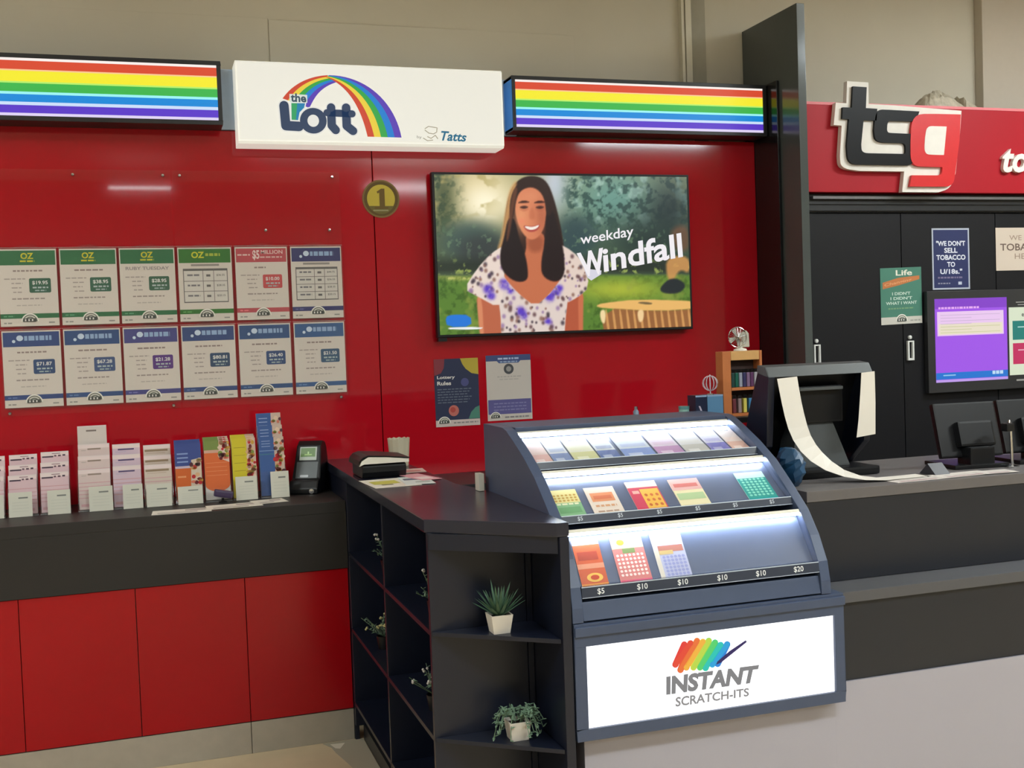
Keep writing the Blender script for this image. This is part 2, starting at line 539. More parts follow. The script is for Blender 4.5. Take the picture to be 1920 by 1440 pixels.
g = rounded([(1345, 685), (1506, 683), (1496, 850), (1468, 1050), (1452, 1152, 100), (1350, 1154), (1170, 1155), (1185, 1082), (1340, 1081), (1378, 1078, 30), (1384, 1026, 10), (1290, 1026),
             (1178, 1022, 130), (1180, 870), (1192, 690, 160)])
MB().prism(h3(g, -0.374), (0, -0.014, 0)).build('letter', mat('red_sign_acrylic', (214, 34, 38), 0.35), logo)['label'] = 'red letter g'
gh = rounded([(1412, 764), (1392, 948), (1330, 948), (1264, 946, 60), (1272, 840), (1284, 764, 80), (1350, 764)])
MB().prism(h3(gh, -0.387), (0, -0.0022, 0)).build('letter_counter', mat('white_sign_foam', (236, 230, 222), 0.5), logo)
cu = MB()
v, f, asp = text_geo('tobacco', 0.03, 0.25)
hh = 0.128
tz = 2.205
vv = [(3.895 + x * hh * asp, tz + y * hh) for x, y in v]
fl = MB()
n = len(vv)
cnt = {}
for fc in f:
    for i in range(len(fc)):
        e = (fc[i], fc[(i + 1) % len(fc)]); cnt[e] = 1
fl.mesh([(x, -0.365, z) for x, z in vv] + [(x, -0.346, z) for x, z in vv], list(f) + [tuple(i + n for i in reversed(q)) for q in f] +
        [(a, a + n, bq + n, bq) for (a, bq) in cnt if (bq, a) not in cnt])
lt = fl.build('fascia_lettering', mat('white_sign_foam', (236, 230, 222), 0.5), origin=(4.2, -0.346, 2.205))
tag(lt, 'raised white slanted lettering on the red fascia, cut off by picture edge', 'lettering')

# crumpled clear bag lying on top of the fascia
bag = MB()
nu, nv = 22, 9
V = []
rr = random.Random(3)
for i in range(nu + 1):
    for j in range(nv + 1):
        u = i / nu; w = j / nv
        x = 3.50 + 0.30 * u
        hgt = 0.085 * (math.sin(PI * min(1, u * 1.25)) ** 0.8 if u < 0.8 else (1 - u) / 0.2 * 0.55 + 0.25) * math.sin(PI * w) ** 0.5
        V.append((x, -0.32 + 0.14 * w, 2.513 + max(0, hgt) * (0.88 + 0.24 * rr.random())))
F = [(i * (nv + 1) + j, (i + 1) * (nv + 1) + j, (i + 1) * (nv + 1) + j + 1, i * (nv + 1) + j + 1) for i in range(nu) for j in range(nv)]
bag.mesh(V, F)
bag.mesh([(3.50, -0.32, 2.512), (3.80, -0.32, 2.512), (3.80, -0.18, 2.512), (3.50, -0.18, 2.512)], [(3, 2, 1, 0)])
o = bag.build('plastic_bag', mat('crumpled_grey_plastic', (176, 168, 150), 0.3, noise=0.5, nscale=40), origin=(3.65, -0.25, 2.512))
tag(o, 'crumpled grey plastic bag lying on top of the red fascia', 'bag')

# ------------------------------------------------------------------ illuminated header signs
STRIPES = [(0, .045, (255, 246, 240)), (.045, .195, (222, 76, 48)), (.195, .22, (255, 205, 150)), (.22, .40, (252, 240, 48)), (.40, .43, (190, 245, 110)),
           (.43, .575, (62, 185, 78)), (.575, .62, (160, 250, 248)), (.62, .75, (16, 140, 222)), (.75, .805, (208, 228, 255)), (.805, .94, (92, 56, 204)), (.94, 1, (228, 216, 250))]


def stripe_sign(x0, x1, z0, z1, label, side):
    t = thing('striped_lightbox', label, 'sign', ((x0 + x1) / 2, -0.06, z0))
    fr = MB()
    w = 0.016
    fr.box(x0, -0.125, z1 - w, x1, -0.001, z1).box(x0, -0.125, z0, x1, -0.001, z0 + w)
    fr.box(x1 - w, -0.125, z0 + w, x1, -0.001, z1 - w).box(x0 + w, -0.10, z0 + w, x1 - w, -0.001, z1 - w)
    if side: fr.box(x0 + 0.002, -0.125, z0 + w, x0 + w, -0.001, z1 - w)
    else: fr.box(x0, -0.125, z0 + w, x0 + w, -0.001, z1 - w)
    fr.build('housing', BLACK_SATIN, t, bevel=0.0015)
    if side:
        MB().box(x0, -0.120, z0 + 0.004, x0 + 0.0018, -0.002, z1 - 0.004).build('end_cap', mat('blue_end_face', (52, 132, 214), 0.4), t)['label'] = 'blue end face'  # thin end face in an even blue
    A = Art((x0 + w, -0.1195, z0 + w))
    W = x1 - x0 - 2 * w; Hh = z1 - z0 - 2 * w
    A.card(W, Hh, 0.006, (240, 240, 240))
    for a, c, col in STRIPES: A.rect(0, Hh * (1 - c), W, Hh * (1 - a), col, 1)
    A.build('light_panel', vmat('backlit_stripes', 0.35, 0.95, 0.3, 0.0), t)['label'] = 'backlit panel of rainbow stripes'


stripe_sign(-1.45, 0.341, 2.388, 2.638, 'black framed lightbox of rainbow stripes left of the white sign', False)
stripe_sign(1.548, 2.781, 2.394, 2.628, 'black framed lightbox of rainbow stripes right of white sign, above the television', True)

# white lightbox with rainbow arch
ls = thing('logo_lightbox', 'white lightbox sign with a rainbow arch, between the striped signs', 'sign', (0.945, -0.09, 2.31))
WL = mat('lit_white_acrylic', (236, 236, 226), 0.35, emit=0.55, noise=0.01)
b = MB()
prof = [(-0.03, 2.312), (-0.150, 2.312), (-0.160, 2.322), (-0.160, 2.628), (-0.152, 2.637), (-0.03, 2.637)]
b.prism([(0.394, y, z) for y, z in prof], (1.10, 0, 0))
b.build('housing', WL, ls, bevel=0.002)
A = Art((0.394 + 0.006, -0.1603, 2.326))
A.rect(0, 0, 1.088, 0.304, (243, 241, 230), 1)
A.build('face', vmat('lit_white_face', 0.35, 0.74, 0.3, 0.35), ls)
# trace frame of the face: corners of the front of the box in the traced drawing
FT = homography([(130, 158), (1780, 238), (1800, 660), (140, 690)], [(0, 0.311), (1.10, 0.311), (1.10, 0.012), (0, 0.004)])
A = Art((0.394, -0.1606, 2.318)); A.T = FT
RB = [(214, 70, 40), (244, 214, 60), (48, 170, 72), (16, 130, 214), (92, 60, 184)]
def bez(p, n=20): return [((1 - t) ** 3 * p[0][0] + 3 * t * (1 - t) ** 2 * p[1][0] + 3 * t * t * (1 - t) * p[2][0] + t ** 3 * p[3][0],
                           (1 - t) ** 3 * p[0][1] + 3 * t * (1 - t) ** 2 * p[1][1] + 3 * t * t * (1 - t) * p[2][1] + t ** 3 * p[3][1]) for t in [k / n for k in range(n + 1)]]
def ribbon(Aq, lo, hi, cols, layer):
    for k, c in enumerate(cols):
        t0 = k / len(cols); t1 = (k + 1) / len(cols)
        for i in range(len(lo) - 1):
            q = []
            for (t, j) in ((t0, i), (t1, i), (t1, i + 1), (t0, i + 1)):
                q.append((lo[j][0] * (1 - t) + hi[j][0] * t, lo[j][1] * (1 - t) + hi[j][1] * t))
            Aq.poly(q, c, layer)
# left half of the arch: red outside, purple inside; right half: red inside, purple outside
lo = bez([(454, 402), (505, 330), (600, 258), (752, 250)]); hi = bez([(632, 462), (665, 395), (700, 330), (806, 296)])
ribbon(A, lo, hi, RB, 1)
lo = bez([(742, 262), (880, 315), (960, 450), (1002, 640)]); hi = bez([(762, 250), (1000, 255), (1170, 420), (1210, 640)])
ribbon(A, lo, hi, RB, 2)
A.poly([(505, 425), (612, 425), (604, 470), (572, 500), (562, 552), (505, 552)], (238, 240, 236), 3)
A.poly([(512, 432), (560, 432), (556, 548), (512, 548)], (48, 165, 100), 4)
A.poly([(552, 432), (604, 432), (596, 462), (566, 492), (554, 548), (540, 548)], (20, 130, 180), 5)
A.build('rainbow_arch', vmat('lit_print', 0.35, 0.88, 0.3, 0.0), ls)
A = Art((0.394, -0.1622, 2.318)); A.T = FT
NV = (40, 60, 92)
NW = (240, 238, 230)
def capstroke(Aq, pts, w, layer, col): Aq.stroke(pts, w, col, layer)
for wd, colr, ly in ((82, NW, 1), (64, NV, 2)):
    capstroke(A, [(462, 450), (472, 582), (560, 585)], wd, ly, colr)
    A.ell(655, 546, 88 + (9 if ly == 1 else 0), 84 + (9 if ly == 1 else 0), colr, ly, 32)
    capstroke(A, [(772, 458), (775, 575), (800, 603)], wd * 0.86, ly, colr)
    capstroke(A, [(868, 458), (871, 575), (910, 606)], wd * 0.86, ly, colr)
    capstroke(A, [(745, 492), (905, 497)], wd * 0.72, ly, colr)
A.ell(655, 546, 38, 40, (241, 239, 230), 3.2, 24)
A.poly([(500, 372), (618, 378), (618, 430), (500, 426)], (225, 232, 222), 3.4)
A.textq('the', [(508, 424), (612, 428), (610, 372), (508, 366)], (44, 74, 92), 4, 0.03)
A.build('lettering', vmat('lit_print', 0.35, 0.88, 0.3, 0.0), ls)['label'] = 'navy blue rounded lettering'
A = Art((0.394, -0.1606, 2.318)); A.T = FT
A.textq('Tatts', [(1440, 652), (1588, 655), (1590, 600), (1444, 592)], (24, 110, 142), 2, 0.025, 0.2)
GR = (176, 166, 140)
for pts in ([(1350, 580), (1370, 566), (1420, 574), (1418, 600), (1400, 612), (1372, 608), (1350, 590)], [(1365, 630), (1385, 640), (1410, 620), (1424, 640)],
            [(1340, 640), (1365, 655), (1395, 650)]):
    A.stroke(pts, 5, GR, 1)
A.textq('by', [(1302, 646), (1330, 648), (1330, 626), (1302, 624)], (150, 145, 130), 1)
A.build('emblem', vmat('lit_print', 0.35, 0.88, 0.3, 0.0), ls)['label'] = 'small emblem and blue lettering at the right'

# ------------------------------------------------------------------ television
tv = thing('television', 'wall mounted television showing a smiling woman in a floral dress', 'television', (1.81, 0.0, 1.52))
b = MB().box(1.199, -0.050, 1.519, 2.411, -0.018, 2.225)
b.build('casing', BLACK_PLASTIC, tv, bevel=0.003)
MB().box(1.55, -0.018, 1.70, 2.05, -0.0015, 2.05).build('wall_bracket', BLACK_PLASTIC, tv)
MB().box(1.203, -0.050, 1.503, 1.24, -0.02, 1.518).build('sensor_foot', BLACK_PLASTIC, tv)


def paint_tv(nx=340, ny=192):
    u = (np.arange(nx + 1) / nx)[None, :].repeat(ny + 1, 0); v = (np.arange(ny + 1) / ny)[:, None].repeat(nx + 1, 1)
    Hs = homography([(0, 1), (1, 1), (1, 0), (0, 0)], [(475, 80), (1787, 82), (1795, 860), (500, 897)])
    X, Y = Hs((u, v))
    img = np.zeros((ny + 1, nx + 1, 3))
    rng = np.random.RandomState(5)

    def noise(sc, oct_=3):
        out = np.zeros_like(X); amp = 1.0; tot = 0
        for o_ in range(oct_):
            gx = X / sc * 2 ** o_; gy = Y / sc * 2 ** o_
            g_ = rng.rand(64, 64)
            x0 = np.floor(gx).astype(int); y0 = np.floor(gy).astype(int); fx = gx - x0; fy = gy - y0
            fx = fx * fx * (3 - 2 * fx); fy = fy * fy * (3 - 2 * fy)
            a = g_[y0 % 64, x0 % 64]; b_ = g_[y0 % 64, (x0 + 1) % 64]; c_ = g_[(y0 + 1) % 64, x0 % 64]; d_ = g_[(y0 + 1) % 64, (x0 + 1) % 64]
            out += amp * ((a * (1 - fx) + b_ * fx) * (1 - fy) + (c_ * (1 - fx) + d_ * fx) * fy); tot += amp; amp *= 0.6
        return out / tot

    def mixc(col, a):
        nonlocal img
        a = np.clip(a, 0, 1)[..., None]; img = img * (1 - a) + np.array(col, float) * a

    def blob(x, y, rx, ry, col, s=1.0, p=1.0): mixc(col, s * np.exp(-(((X - x) / rx) ** 2 + ((Y - y) / ry) ** 2) ** p))

    def sd(poly):
        P_ = np.array(poly, float); d = np.full(X.shape, 1e18); ins = np.zeros(X.shape, bool)
        n_ = len(P_)
        for i in range(n_):
            a = P_[i]; b_ = P_[(i + 1) % n_]; e = b_ - a
            t = np.clip(((X - a[0]) * e[0] + (Y - a[1]) * e[1]) / (e @ e + 1e-9), 0, 1)
            d = np.minimum(d, (X - a[0] - t * e[0]) ** 2 + (Y - a[1] - t * e[1]) ** 2)
            c1 = (a[1] > Y) != (b_[1] > Y)
            with np.errstate(divide='ignore', invalid='ignore'):
                c2 = X < (b_[0] - a[0]) * (Y - a[1]) / (b_[1] - a[1] + 1e-12) + a[0]
            ins ^= c1 & c2
        return np.where(ins, -np.sqrt(d), np.sqrt(d))

    def fill(poly, col, soft=4, s=1.0, m=None, it=2):
        a = np.clip(0.5 - sd(smooth_poly(poly, it)) / soft, 0, 1) * s
        if m is not None: a = a * m
        mixc(col, a)

    img[:] = (74, 92, 66)
    n1 = noise(60); n2 = noise(26); n3 = noise(120)
    # sky and trees
    mixc((170, 170, 130), np.clip((420 - Y) / 250, 0, 1) * 0.6)
    blob(700, 170, 290, 210, (226, 205, 150), .95)
    blob(735, 225, 130, 105, (255, 246, 214), 1.0)
    blob(1095, 130, 75, 150, (212, 210, 222), 1.0)
    blob(520, 200, 75, 210, (66, 78, 44), .9); mixc((52, 70, 44), np.clip((n2 - .5) * 6, 0, 1) * np.clip((640 - X) / 140, 0, 1) * np.clip((470 - Y) / 100, 0, 1))
    mixc((176, 160, 96), np.clip((n1 - .55) * 7, 0, 1) * np.clip((840 - X) / 120, 0, 1) * np.clip((330 - Y) / 100, 0, 1) * .7)
    blob(1400, 200, 260, 190, (104, 152, 140), .95)
    mixc((36, 66, 62), np.clip((n2 - .48) * 6, 0, 1) * np.clip((X - 1120) / 60, 0, 1) * np.clip((420 - Y) / 80, 0, 1) * .8)
    mixc((168, 200, 186), np.clip((n1 - .58) * 8, 0, 1) * np.clip((X - 1150) / 60, 0, 1) * np.clip((380 - Y) / 80, 0, 1) * .7)
    blob(1690, 270, 130, 190, (30, 46, 48), .9)
    blob(1560, 420, 200, 130, (32, 50, 48), .9)
    blob(1200, 400, 120, 120, (48, 72, 76), .95, 2)
    blob(660, 420, 170, 110, (62, 84, 78), .95, 2); blob(720, 470, 140, 90, (52, 58, 58), .9, 2)
    mixc((120, 150, 110), np.clip((n2 - .6) * 9, 0, 1) * np.clip((500 - np.abs(Y - 420) * 4) / 500, 0, 1) * .6)
    mixc((30, 38, 32), np.clip((Y - 480) / 60, 0, 1) * np.clip((598 - Y) / 30, 0, 1) * .75)
    mixc((168, 186, 92), np.clip((n2 - .6) * 10, 0, 1) * np.clip((Y - 500) / 40, 0, 1) * np.clip((598 - Y) / 20, 0, 1) * .8)
    # grass
    gr = np.clip((Y - 592 - (X > 1250) * -6) / 16, 0, 1)
    mixc((88, 126, 48), gr)
    mixc((198, 198, 112), gr * np.exp(-((Y - 606) / 14) ** 2) * (X < 1000))
    mixc((60, 92, 32), gr * np.clip((n2 - .5) * 5, 0, 1) * .8)
    mixc((176, 186, 58), gr * np.exp(-((X - 1420) / 240) ** 2 - ((Y - 668) / 60) ** 2) * .9)
    mixc((150, 160, 70), gr * np.clip((n1 - .6) * 6, 0, 1) * .5)
    # right: blurred person and barrow
    fill([(1690, 370), (1740, 330), (1795, 345), (1795, 470), (1720, 470)], (120, 78, 56), 30, .7)
    fill([(1670, 500), (1795, 490), (1795, 590), (1740, 560), (1700, 640), (1670, 600)], (206, 148, 84), 16, .9)
    fill([(1630, 660), (1700, 600), (1780, 640), (1740, 690), (1650, 690)], (30, 36, 44), 10, .95)
    # picnic table
    fill([(1296, 752), (1330, 738), (1520, 718), (1860, 730), (1860, 764), (1620, 782), (1330, 764)], (232, 182, 106), 6, it=1)
    fill([(1322, 762), (1620, 782), (1860, 766), (1860, 940), (1345, 940)], (150, 98, 56), 8, it=1)
    for k in range(13):
        x = 1345 + k * 36
        fill([(x, 770), (x + 11, 770), (x + 26, 890), (x + 12, 890)], (226, 168, 100), 5, .75, it=1)
    fill([(1512, 775), (1550, 770), (1545, 830), (1520, 840)], (240, 205, 150), 8)
    fill([(1318, 775), (1350, 770), (1345, 850), (1322, 830)], (240, 214, 160), 8)
    fill([(1510, 738), (1540, 730), (1600, 738), (1580, 748)], (110, 92, 60), 6)
    # woman: back hair, neck, face, dress, arms, front hair
    rim = [(905, 96), (860, 150), (838, 260), (815, 400), (790, 470), (815, 500), (860, 400), (880, 250)]
    fill([(930, 88), (1000, 82), (1055, 110), (1090, 200), (1120, 330), (1140, 460), (1135, 610), (1090, 640), (820, 560), (808, 480), (830, 330), (850, 200), (880, 130)], (44, 26, 22), 8)
    fill(rim, (212, 158, 96), 16, .85)
    fill([(940, 370), (1040, 370), (1035, 470), (1080, 540), (1150, 590), (1110, 660), (985, 790), (860, 660), (812, 580), (905, 530), (945, 470)], (196, 110, 74), 8)
    fill([(940, 400), (1035, 390), (1030, 470), (960, 480)], (150, 76, 50), 26, .75)
    face = [(905, 165), (960, 135), (1015, 145), (1046, 210), (1048, 300), (1030, 370), (990, 412), (950, 410), (912, 360), (890, 290), (884, 220)]
    fill(face, (214, 128, 90), 8)
    blob(915, 300, 40, 90, (238, 166, 116), .55); blob(1025, 290, 34, 100, (164, 84, 58), .55)
    blob(975, 190, 55, 30, (226, 146, 106), .5); blob(920, 318, 22, 18, (236, 128, 100), .5)
    for ex in (934, 1016):
        fill([(ex - 28, 246), (ex, 236), (ex + 26, 244), (ex, 256)], (60, 30, 26), 8, .95)
        fill([(ex - 38, 224), (ex, 208), (ex + 34, 220), (ex, 224)], (62, 30, 24), 7, 1.0, it=1)
        fill([(ex - 30, 252), (ex, 262), (ex + 28, 250), (ex, 270)], (176, 92, 64), 10, .6)
    fill([(966, 250), (984, 250), (992, 300), (978, 310), (958, 302)], (190, 104, 72), 14, .6)
    fill([(926, 336), (975, 346), (1020, 328), (1006, 362), (972, 376), (942, 366)], (176, 74, 66), 6)
    fill([(932, 340), (975, 349), (1014, 333), (1000, 354), (972, 363), (946, 357)], (246, 234, 222), 4)
    # arms
    fill([(680, 640), (830, 690), (830, 960), (706, 960)], (186, 100, 70), 8, it=1)
    fill([(684, 690), (712, 690), (724, 960), (706, 960)], (226, 150, 108), 8, .7, it=1)
    fill([(1120, 660), (1236, 620), (1226, 960), (1130, 960)], (178, 86, 58), 8, it=1)
    fill([(1206, 660), (1236, 640), (1228, 960), (1208, 960)], (216, 126, 86), 8, .6, it=1)
    # dress and sleeves
    dress = [(796, 540), (822, 600), (900, 690), (985, 755), (1062, 690), (1122, 610), (1145, 540), (1170, 640), (1146, 760), (1128, 960), (812, 960), (806, 760), (780, 650)]
    fl_l = [(830, 440), (760, 484), (690, 560), (622, 664), (690, 702), (796, 760), (822, 700), (830, 560)]
    fl_r = [(1110, 430), (1180, 470), (1240, 530), (1268, 656), (1200, 712), (1140, 740), (1118, 600)]
    for pl, c in ((dress, (222, 206, 198)), (fl_l, (232, 214, 202)), (fl_r, (226, 206, 194))): fill(pl, c, 6, it=1)
    dm_ = np.clip(0.5 - np.minimum(np.minimum(sd(dress), sd(smooth_poly(fl_l, 1))), sd(smooth_poly(fl_r, 1))) / 6, 0, 1)
    rs = np.random.RandomState(11)
    for k in range(260):
        x = rs.uniform(650, 1250); y = rs.uniform(480, 890); r_ = rs.uniform(4, 11)
        c = [(96, 66, 70), (60, 48, 60), (134, 96, 84), (150, 120, 160)][k % 4]
        mixc(c, dm_ * np.exp(-(((X - x) / r_) ** 2 + ((Y - y) / (r_ * 1.2)) ** 2) ** 1.5) * .85)
    for (x, y, r_) in ((745, 665, 26), (760, 700, 22), (830, 640, 28), (860, 670, 20), (910, 780, 26), (925, 800, 20), (1060, 705, 26), (1090, 680, 26), (1112, 660, 18), (1050, 830, 18)):
        mixc((92, 62, 190), dm_ * np.exp(-(((X - x) / r_) ** 2 + ((Y - y) / r_) ** 2) ** 1.5) * np.clip(n2 * 2.2 - .2, 0, 1))
    # front locks
    fill([(850, 300), (885, 300), (905, 400), (935, 480), (950, 560), (948, 625), (880, 630), (812, 570), (806, 480), (830, 400)], (30, 18, 20), 9)
    fill([(1046, 260), (1085, 250), (1122, 400), (1140, 500), (1138, 600), (1090, 635), (1020, 600), (1018, 520), (1040, 420)], (32, 18, 20), 9)
    fill([(912, 110), (960, 84), (1030, 92), (1075, 160), (1085, 270), (1050, 300), (1040, 190), (990, 140), (930, 148), (896, 190), (880, 300), (858, 320), (862, 190)], (46, 26, 22), 8)
    fill([(880, 150), (905, 140), (885, 230), (868, 330), (850, 420), (838, 420), (858, 270)], (108, 64, 42), 10, .8)
    # caption at lower left
    fill([(526, 806), (560, 794), (654, 796), (660, 856), (536, 858)], (34, 118, 214), 6, it=1)
    fill([(540, 858), (715, 857), (715, 869), (540, 870)], (238, 240, 240), 3)
    return img


nx, ny = 340, 192
img = paint_tv(nx, ny)
x0, x1, z0, z1 = 1.210, 2.400, 1.531, 2.2145
me = bpy.data.meshes.new('screen')
verts = [(x0 + (x1 - x0) * i / nx, -0.0515, z0 + (z1 - z0) * j / ny) for j in range(ny + 1) for i in range(nx + 1)]
faces = [(j * (nx + 1) + i, j * (nx + 1) + i + 1, (j + 1) * (nx + 1) + i + 1, (j + 1) * (nx + 1) + i) for j in range(ny) for i in range(nx)]
me.from_pydata(verts, [], faces); me.update()
s_ = img / 255.0
l_ = np.where(s_ <= 0.04045, s_ / 12.92, ((s_ + 0.055) / 1.055) ** 2.4)
at_ = me.color_attributes.new('Col', 'FLOAT_COLOR', 'POINT')
at_.data.foreach_set('color', np.concatenate([l_, np.ones(l_.shape[:2] + (1,))], 2).ravel())
me.materials.append(vmat('television_screen', 0.25, 1.0, 0.35, 0.0))
scr = bpy.data.objects.new('screen', me); COL.objects.link(scr)
scr.parent = tv; scr.matrix_parent_inverse = world_of(tv).inverted()
A = Art((x0, -0.0515, z0))
A.T = homography([(475, 80), (1787, 82), (1795, 860), (500, 897)], [(0, z1 - z0), (x1 - x0, z1 - z0), (x1 - x0, 0), (0, 0)])
WC = (240, 236, 240)
A.textq('weekday', [(1224, 452), (1502, 408), (1500, 338), (1222, 385)], WC, 1, 0.012)
A.textq('indfall', [(1342, 580), (1760, 500), (1752, 372), (1336, 452)], WC, 1, 0.024, 0.0)
A.poly([(1240, 560), (1330, 570), (1328, 590), (1276, 622), (1256, 606)], (214, 212, 224), 1)
A.textq('W', [(1228, 606), (1352, 584), (1340, 452), (1202, 482)], WC, 2, 0.035)
o = A.build('screen_caption', vmat('television_screen', 0.25, 1.0, 0.35, 0.0), scr)

# round yellow sticker with a 1
A = Art((0.987, -0.0030, 2.116))
st = MB()
A.b.lathe((0.987, -0.0005, 2.116), [(0.0001, 0), (0.080, 0), (0.080, 0.0025), (0.0001, 0.0025)], 40, (116, 92, 40), axis='y')
A.ell(0, 0, 0.080, 0.080, (128, 100, 52), 1, 40); A.ell(0, 0, 0.073, 0.073, (92, 72, 22), 2, 40)
A.ell(0, 0, 0.060, 0.060, (196, 176, 62), 3, 40)
A.ell(0, -0.002, 0.060, 0.062, (110, 98, 44), 4, 30, 207, 333)
A.poly([(-0.007, -0.034), (0.016, -0.034), (0.016, 0.043), (0.002, 0.043), (-0.018, 0.030), (-0.014, 0.022), (-0.007, 0.026)], (106, 84, 30), 5)
A.poly([(-0.028, -0.034), (0.03, -0.034), (0.03, -0.042), (-0.028, -0.042)], (106, 84, 30), 5)
A.rect(-0.035, -0.052, 0.03, -0.046, (150, 146, 104), 6)
o = A.build('round_sticker', PAPER, origin=(0.987, 0, 2.035)); tag(o, 'round yellow sticker with a number 1 on the red wall', 'sticker')

# ------------------------------------------------------------------ draw posters in clear acrylic holders
PX = [-0.515, -0.294, -0.074, 0.148, 0.372, 0.596]
GREEN, BLUE, GBAND = (44, 110, 68), (44, 76, 128), (60, 112, 66)


def draw_poster(col, row, header, box, price, style, label, title=None):
    x = PX[col]; z = 1.620 if row == 0 else 1.306
    w, h = 0.210, 0.297
    A = Art((x, -0.0115, z))
    paper = (218, 208, 198)
    A.card(w, h, 0.0008, paper)
    r = random.Random(col * 7 + row)
    A.rect(0.004, 0.235, w - 0.004, h - 0.006, header, 1)
    tx = (96, 88, 84)
    if style == 'oz':
        Y_ = (206, 196, 44)
        A.text('OZ', w / 2, 0.258, 0.024, Y_, 3, 0.03, 'c', w=0.046); A.lines(w / 2 - 0.026, w / 2 + 0.026, 0.247, 0.006, Y_, 3, 2)
    elif style == 'ozt':
        Y_ = (206, 206, 44)
        A.text('OZ', 0.078, 0.254, 0.026, Y_, 3, 0.03, 'c', w=0.05); A.lines(0.108, 0.165, 0.262, 0.011, (168, 182, 60), 3, 3)
    elif style == 'mil':
        A.textq('$5', [(0.070, 0.243), (0.098, 0.243), (0.098, 0.284), (0.070, 0.284)], (238, 214, 210), 3, 0.03)
        A.text('MILLION', 0.104, 0.268, 0.016, (232, 200, 196), 3, 0.02, w=0.088); A.lines(0.01, 0.06, 0.262, 0.006, (226, 190, 186), 3, 5)
        A.lines(0.10, 0.19, 0.252, 0.006, (222, 180, 176), 3, 6)
    else:
        L_ = (150, 176, 212)
        A.ell(0.042, 0.256, 0.006, 0.006, (205, 220, 236), 3); A.ell(0.064, 0.268, 0.012, 0.011, (206, 220, 238), 3)
        A.lines(0.080, 0.178, 0.258, 0.018, L_, 3, 8 + col)
    if style in ('ozt', 'blt'):
        A.rect(0.05, 0.222, 0.16, 0.230, (150, 142, 136), 2)
        A.rect(0.018, 0.075, 0.192, 0.212, (104, 100, 98), 2); A.rect(0.021, 0.079, 0.189, 0.203, (214, 208, 200), 3)
        nr = 3 if style == 'ozt' else 4
        for k in range(1, nr): A.rect(0.021, 0.079 + 0.124 * k / nr - 0.0012, 0.189, 0.079 + 0.124 * k / nr + 0.0012, (120, 112, 108), 4)
        for uu in (0.094, 0.136): A.rect(uu, 0.079, uu + 0.0022, 0.203, (120, 112, 108), 4)
        for k in range(nr):
            vv_ = 0.079 + 0.124 * (k + .5) / nr
            A.lines(0.034, 0.082, vv_, 0.007, (126, 122, 126), 4, k); A.rect(0.108, vv_ - .003, 0.124, vv_ + .006, (110, 104, 104), 4)
            A.text(('$%d.%02d' % (20 + 8 * k, 15 + 20 * k)), 0.148, vv_ - 0.002, 0.009, (96, 92, 92), 4, 0.01, w=0.032)
    else:
        if title: A.text(title, w / 2, 0.210, 0.013, (150, 140, 140), 2, 0.02, 'c', w=0.165)
        else: A.lines(w * (0.36 if style == 'mil' else .25), w * (0.58 if style == 'mil' else .75), 0.210, 0.006, (150, 132, 126), 2, 4 + col)
        for k, (a, c) in enumerate(((0.02, 0.095), (0.045, 0.085), (0.045, 0.080), (0.05, 0.085))):
            A.lines(a, c, 0.180 - 0.017 * k, 0.0042, (168, 156, 150), 2, col * 5 + k)
        A.rrect(0.108, 0.128, 0.186, 0.184, 0.006, box, 2)
        A.text(price, 0.147, 0.158, 0.016, (226, 226, 222), 3, 0.02, 'c', w=0.056)
        A.lines(0.120, 0.176, 0.145, 0.006, (176, 190, 190), 3, 9); A.lines(0.128, 0.168, 0.134, 0.005, (160, 178, 178), 3, 10)
        A.lines(0.045, 0.165, 0.103, 0.005, (158, 144, 138), 2, 11 + col); A.lines(0.06, 0.15, 0.078, 0.004, (186, 176, 168), 2, 12)
    A.rect(0.0, 0.030, w, 0.048, header, 2)
    A.lines(0.012, 0.05, 0.036, 0.005, tuple(min(255, c + 50) for c in header), 3, 13)
    small_arch(A, w / 2, 0.018, 0.062, 4)
    A.lines(0.012, 0.04, 0.010, 0.005, (150, 146, 140), 2, 14); A.lines(0.172, 0.196, 0.010, 0.005, (150, 146, 140), 2, 15)
    o = A.build('draw_poster', PAPER, origin=(x + w / 2, -0.0115, z))
    tag(o, label, 'poster', 'draw posters in the acrylic wall holders')


draw_poster(0, 0, GREEN, (52, 98, 76), '$19.95', 'oz', 'green headed draw poster, top row, with picture edge at its left side')
draw_poster(1, 0, GREEN, (52, 98, 76), '$38.95', 'oz', 'green headed draw poster, top row, between two green ones, above the second blue poster')
draw_poster(2, 0, GREEN, (60, 100, 78), '$28.95', 'oz', 'green headed draw poster titled ruby tuesday, top row', 'RUBY TUESDAY')
draw_poster(3, 0, (50, 116, 40), None, '', 'ozt', 'green headed poster with a ruled price table, top row')
draw_poster(4, 0, (188, 74, 82), (198, 76, 78), '$10.00', 'mil', 'pink red headed five million draw poster in top row')
draw_poster(5, 0, (50, 52, 108), None, '', 'blt', 'dark blue headed poster with a ruled price table, top row')
draw_poster(0, 1, (48, 72, 128), (46, 74, 118), '$71.87', 'bl', 'blue headed draw poster priced 71.87, bottom row left end')
draw_poster(1, 1, BLUE, (66, 88, 132), '$67.28', 'bl', 'blue headed draw poster priced 67.28, bottom row')
draw_poster(2, 1, (70, 70, 134), (92, 52, 130), '$21.28', 'bl', 'blue headed draw poster with a purple price box, bottom row')
draw_poster(3, 1, (48, 72, 126), (48, 76, 108), '$80.81', 'bl', 'blue headed draw poster priced 80.81, bottom row')
draw_poster(4, 1, (46, 80, 130), (50, 76, 122), '$26.40', 'bl', 'blue headed draw poster priced 26.40, bottom row')
draw_poster(5, 1, (54, 92, 142), (60, 92, 122), '$21.50', 'bl', 'blue headed draw poster priced 21.50, bottom row right end')

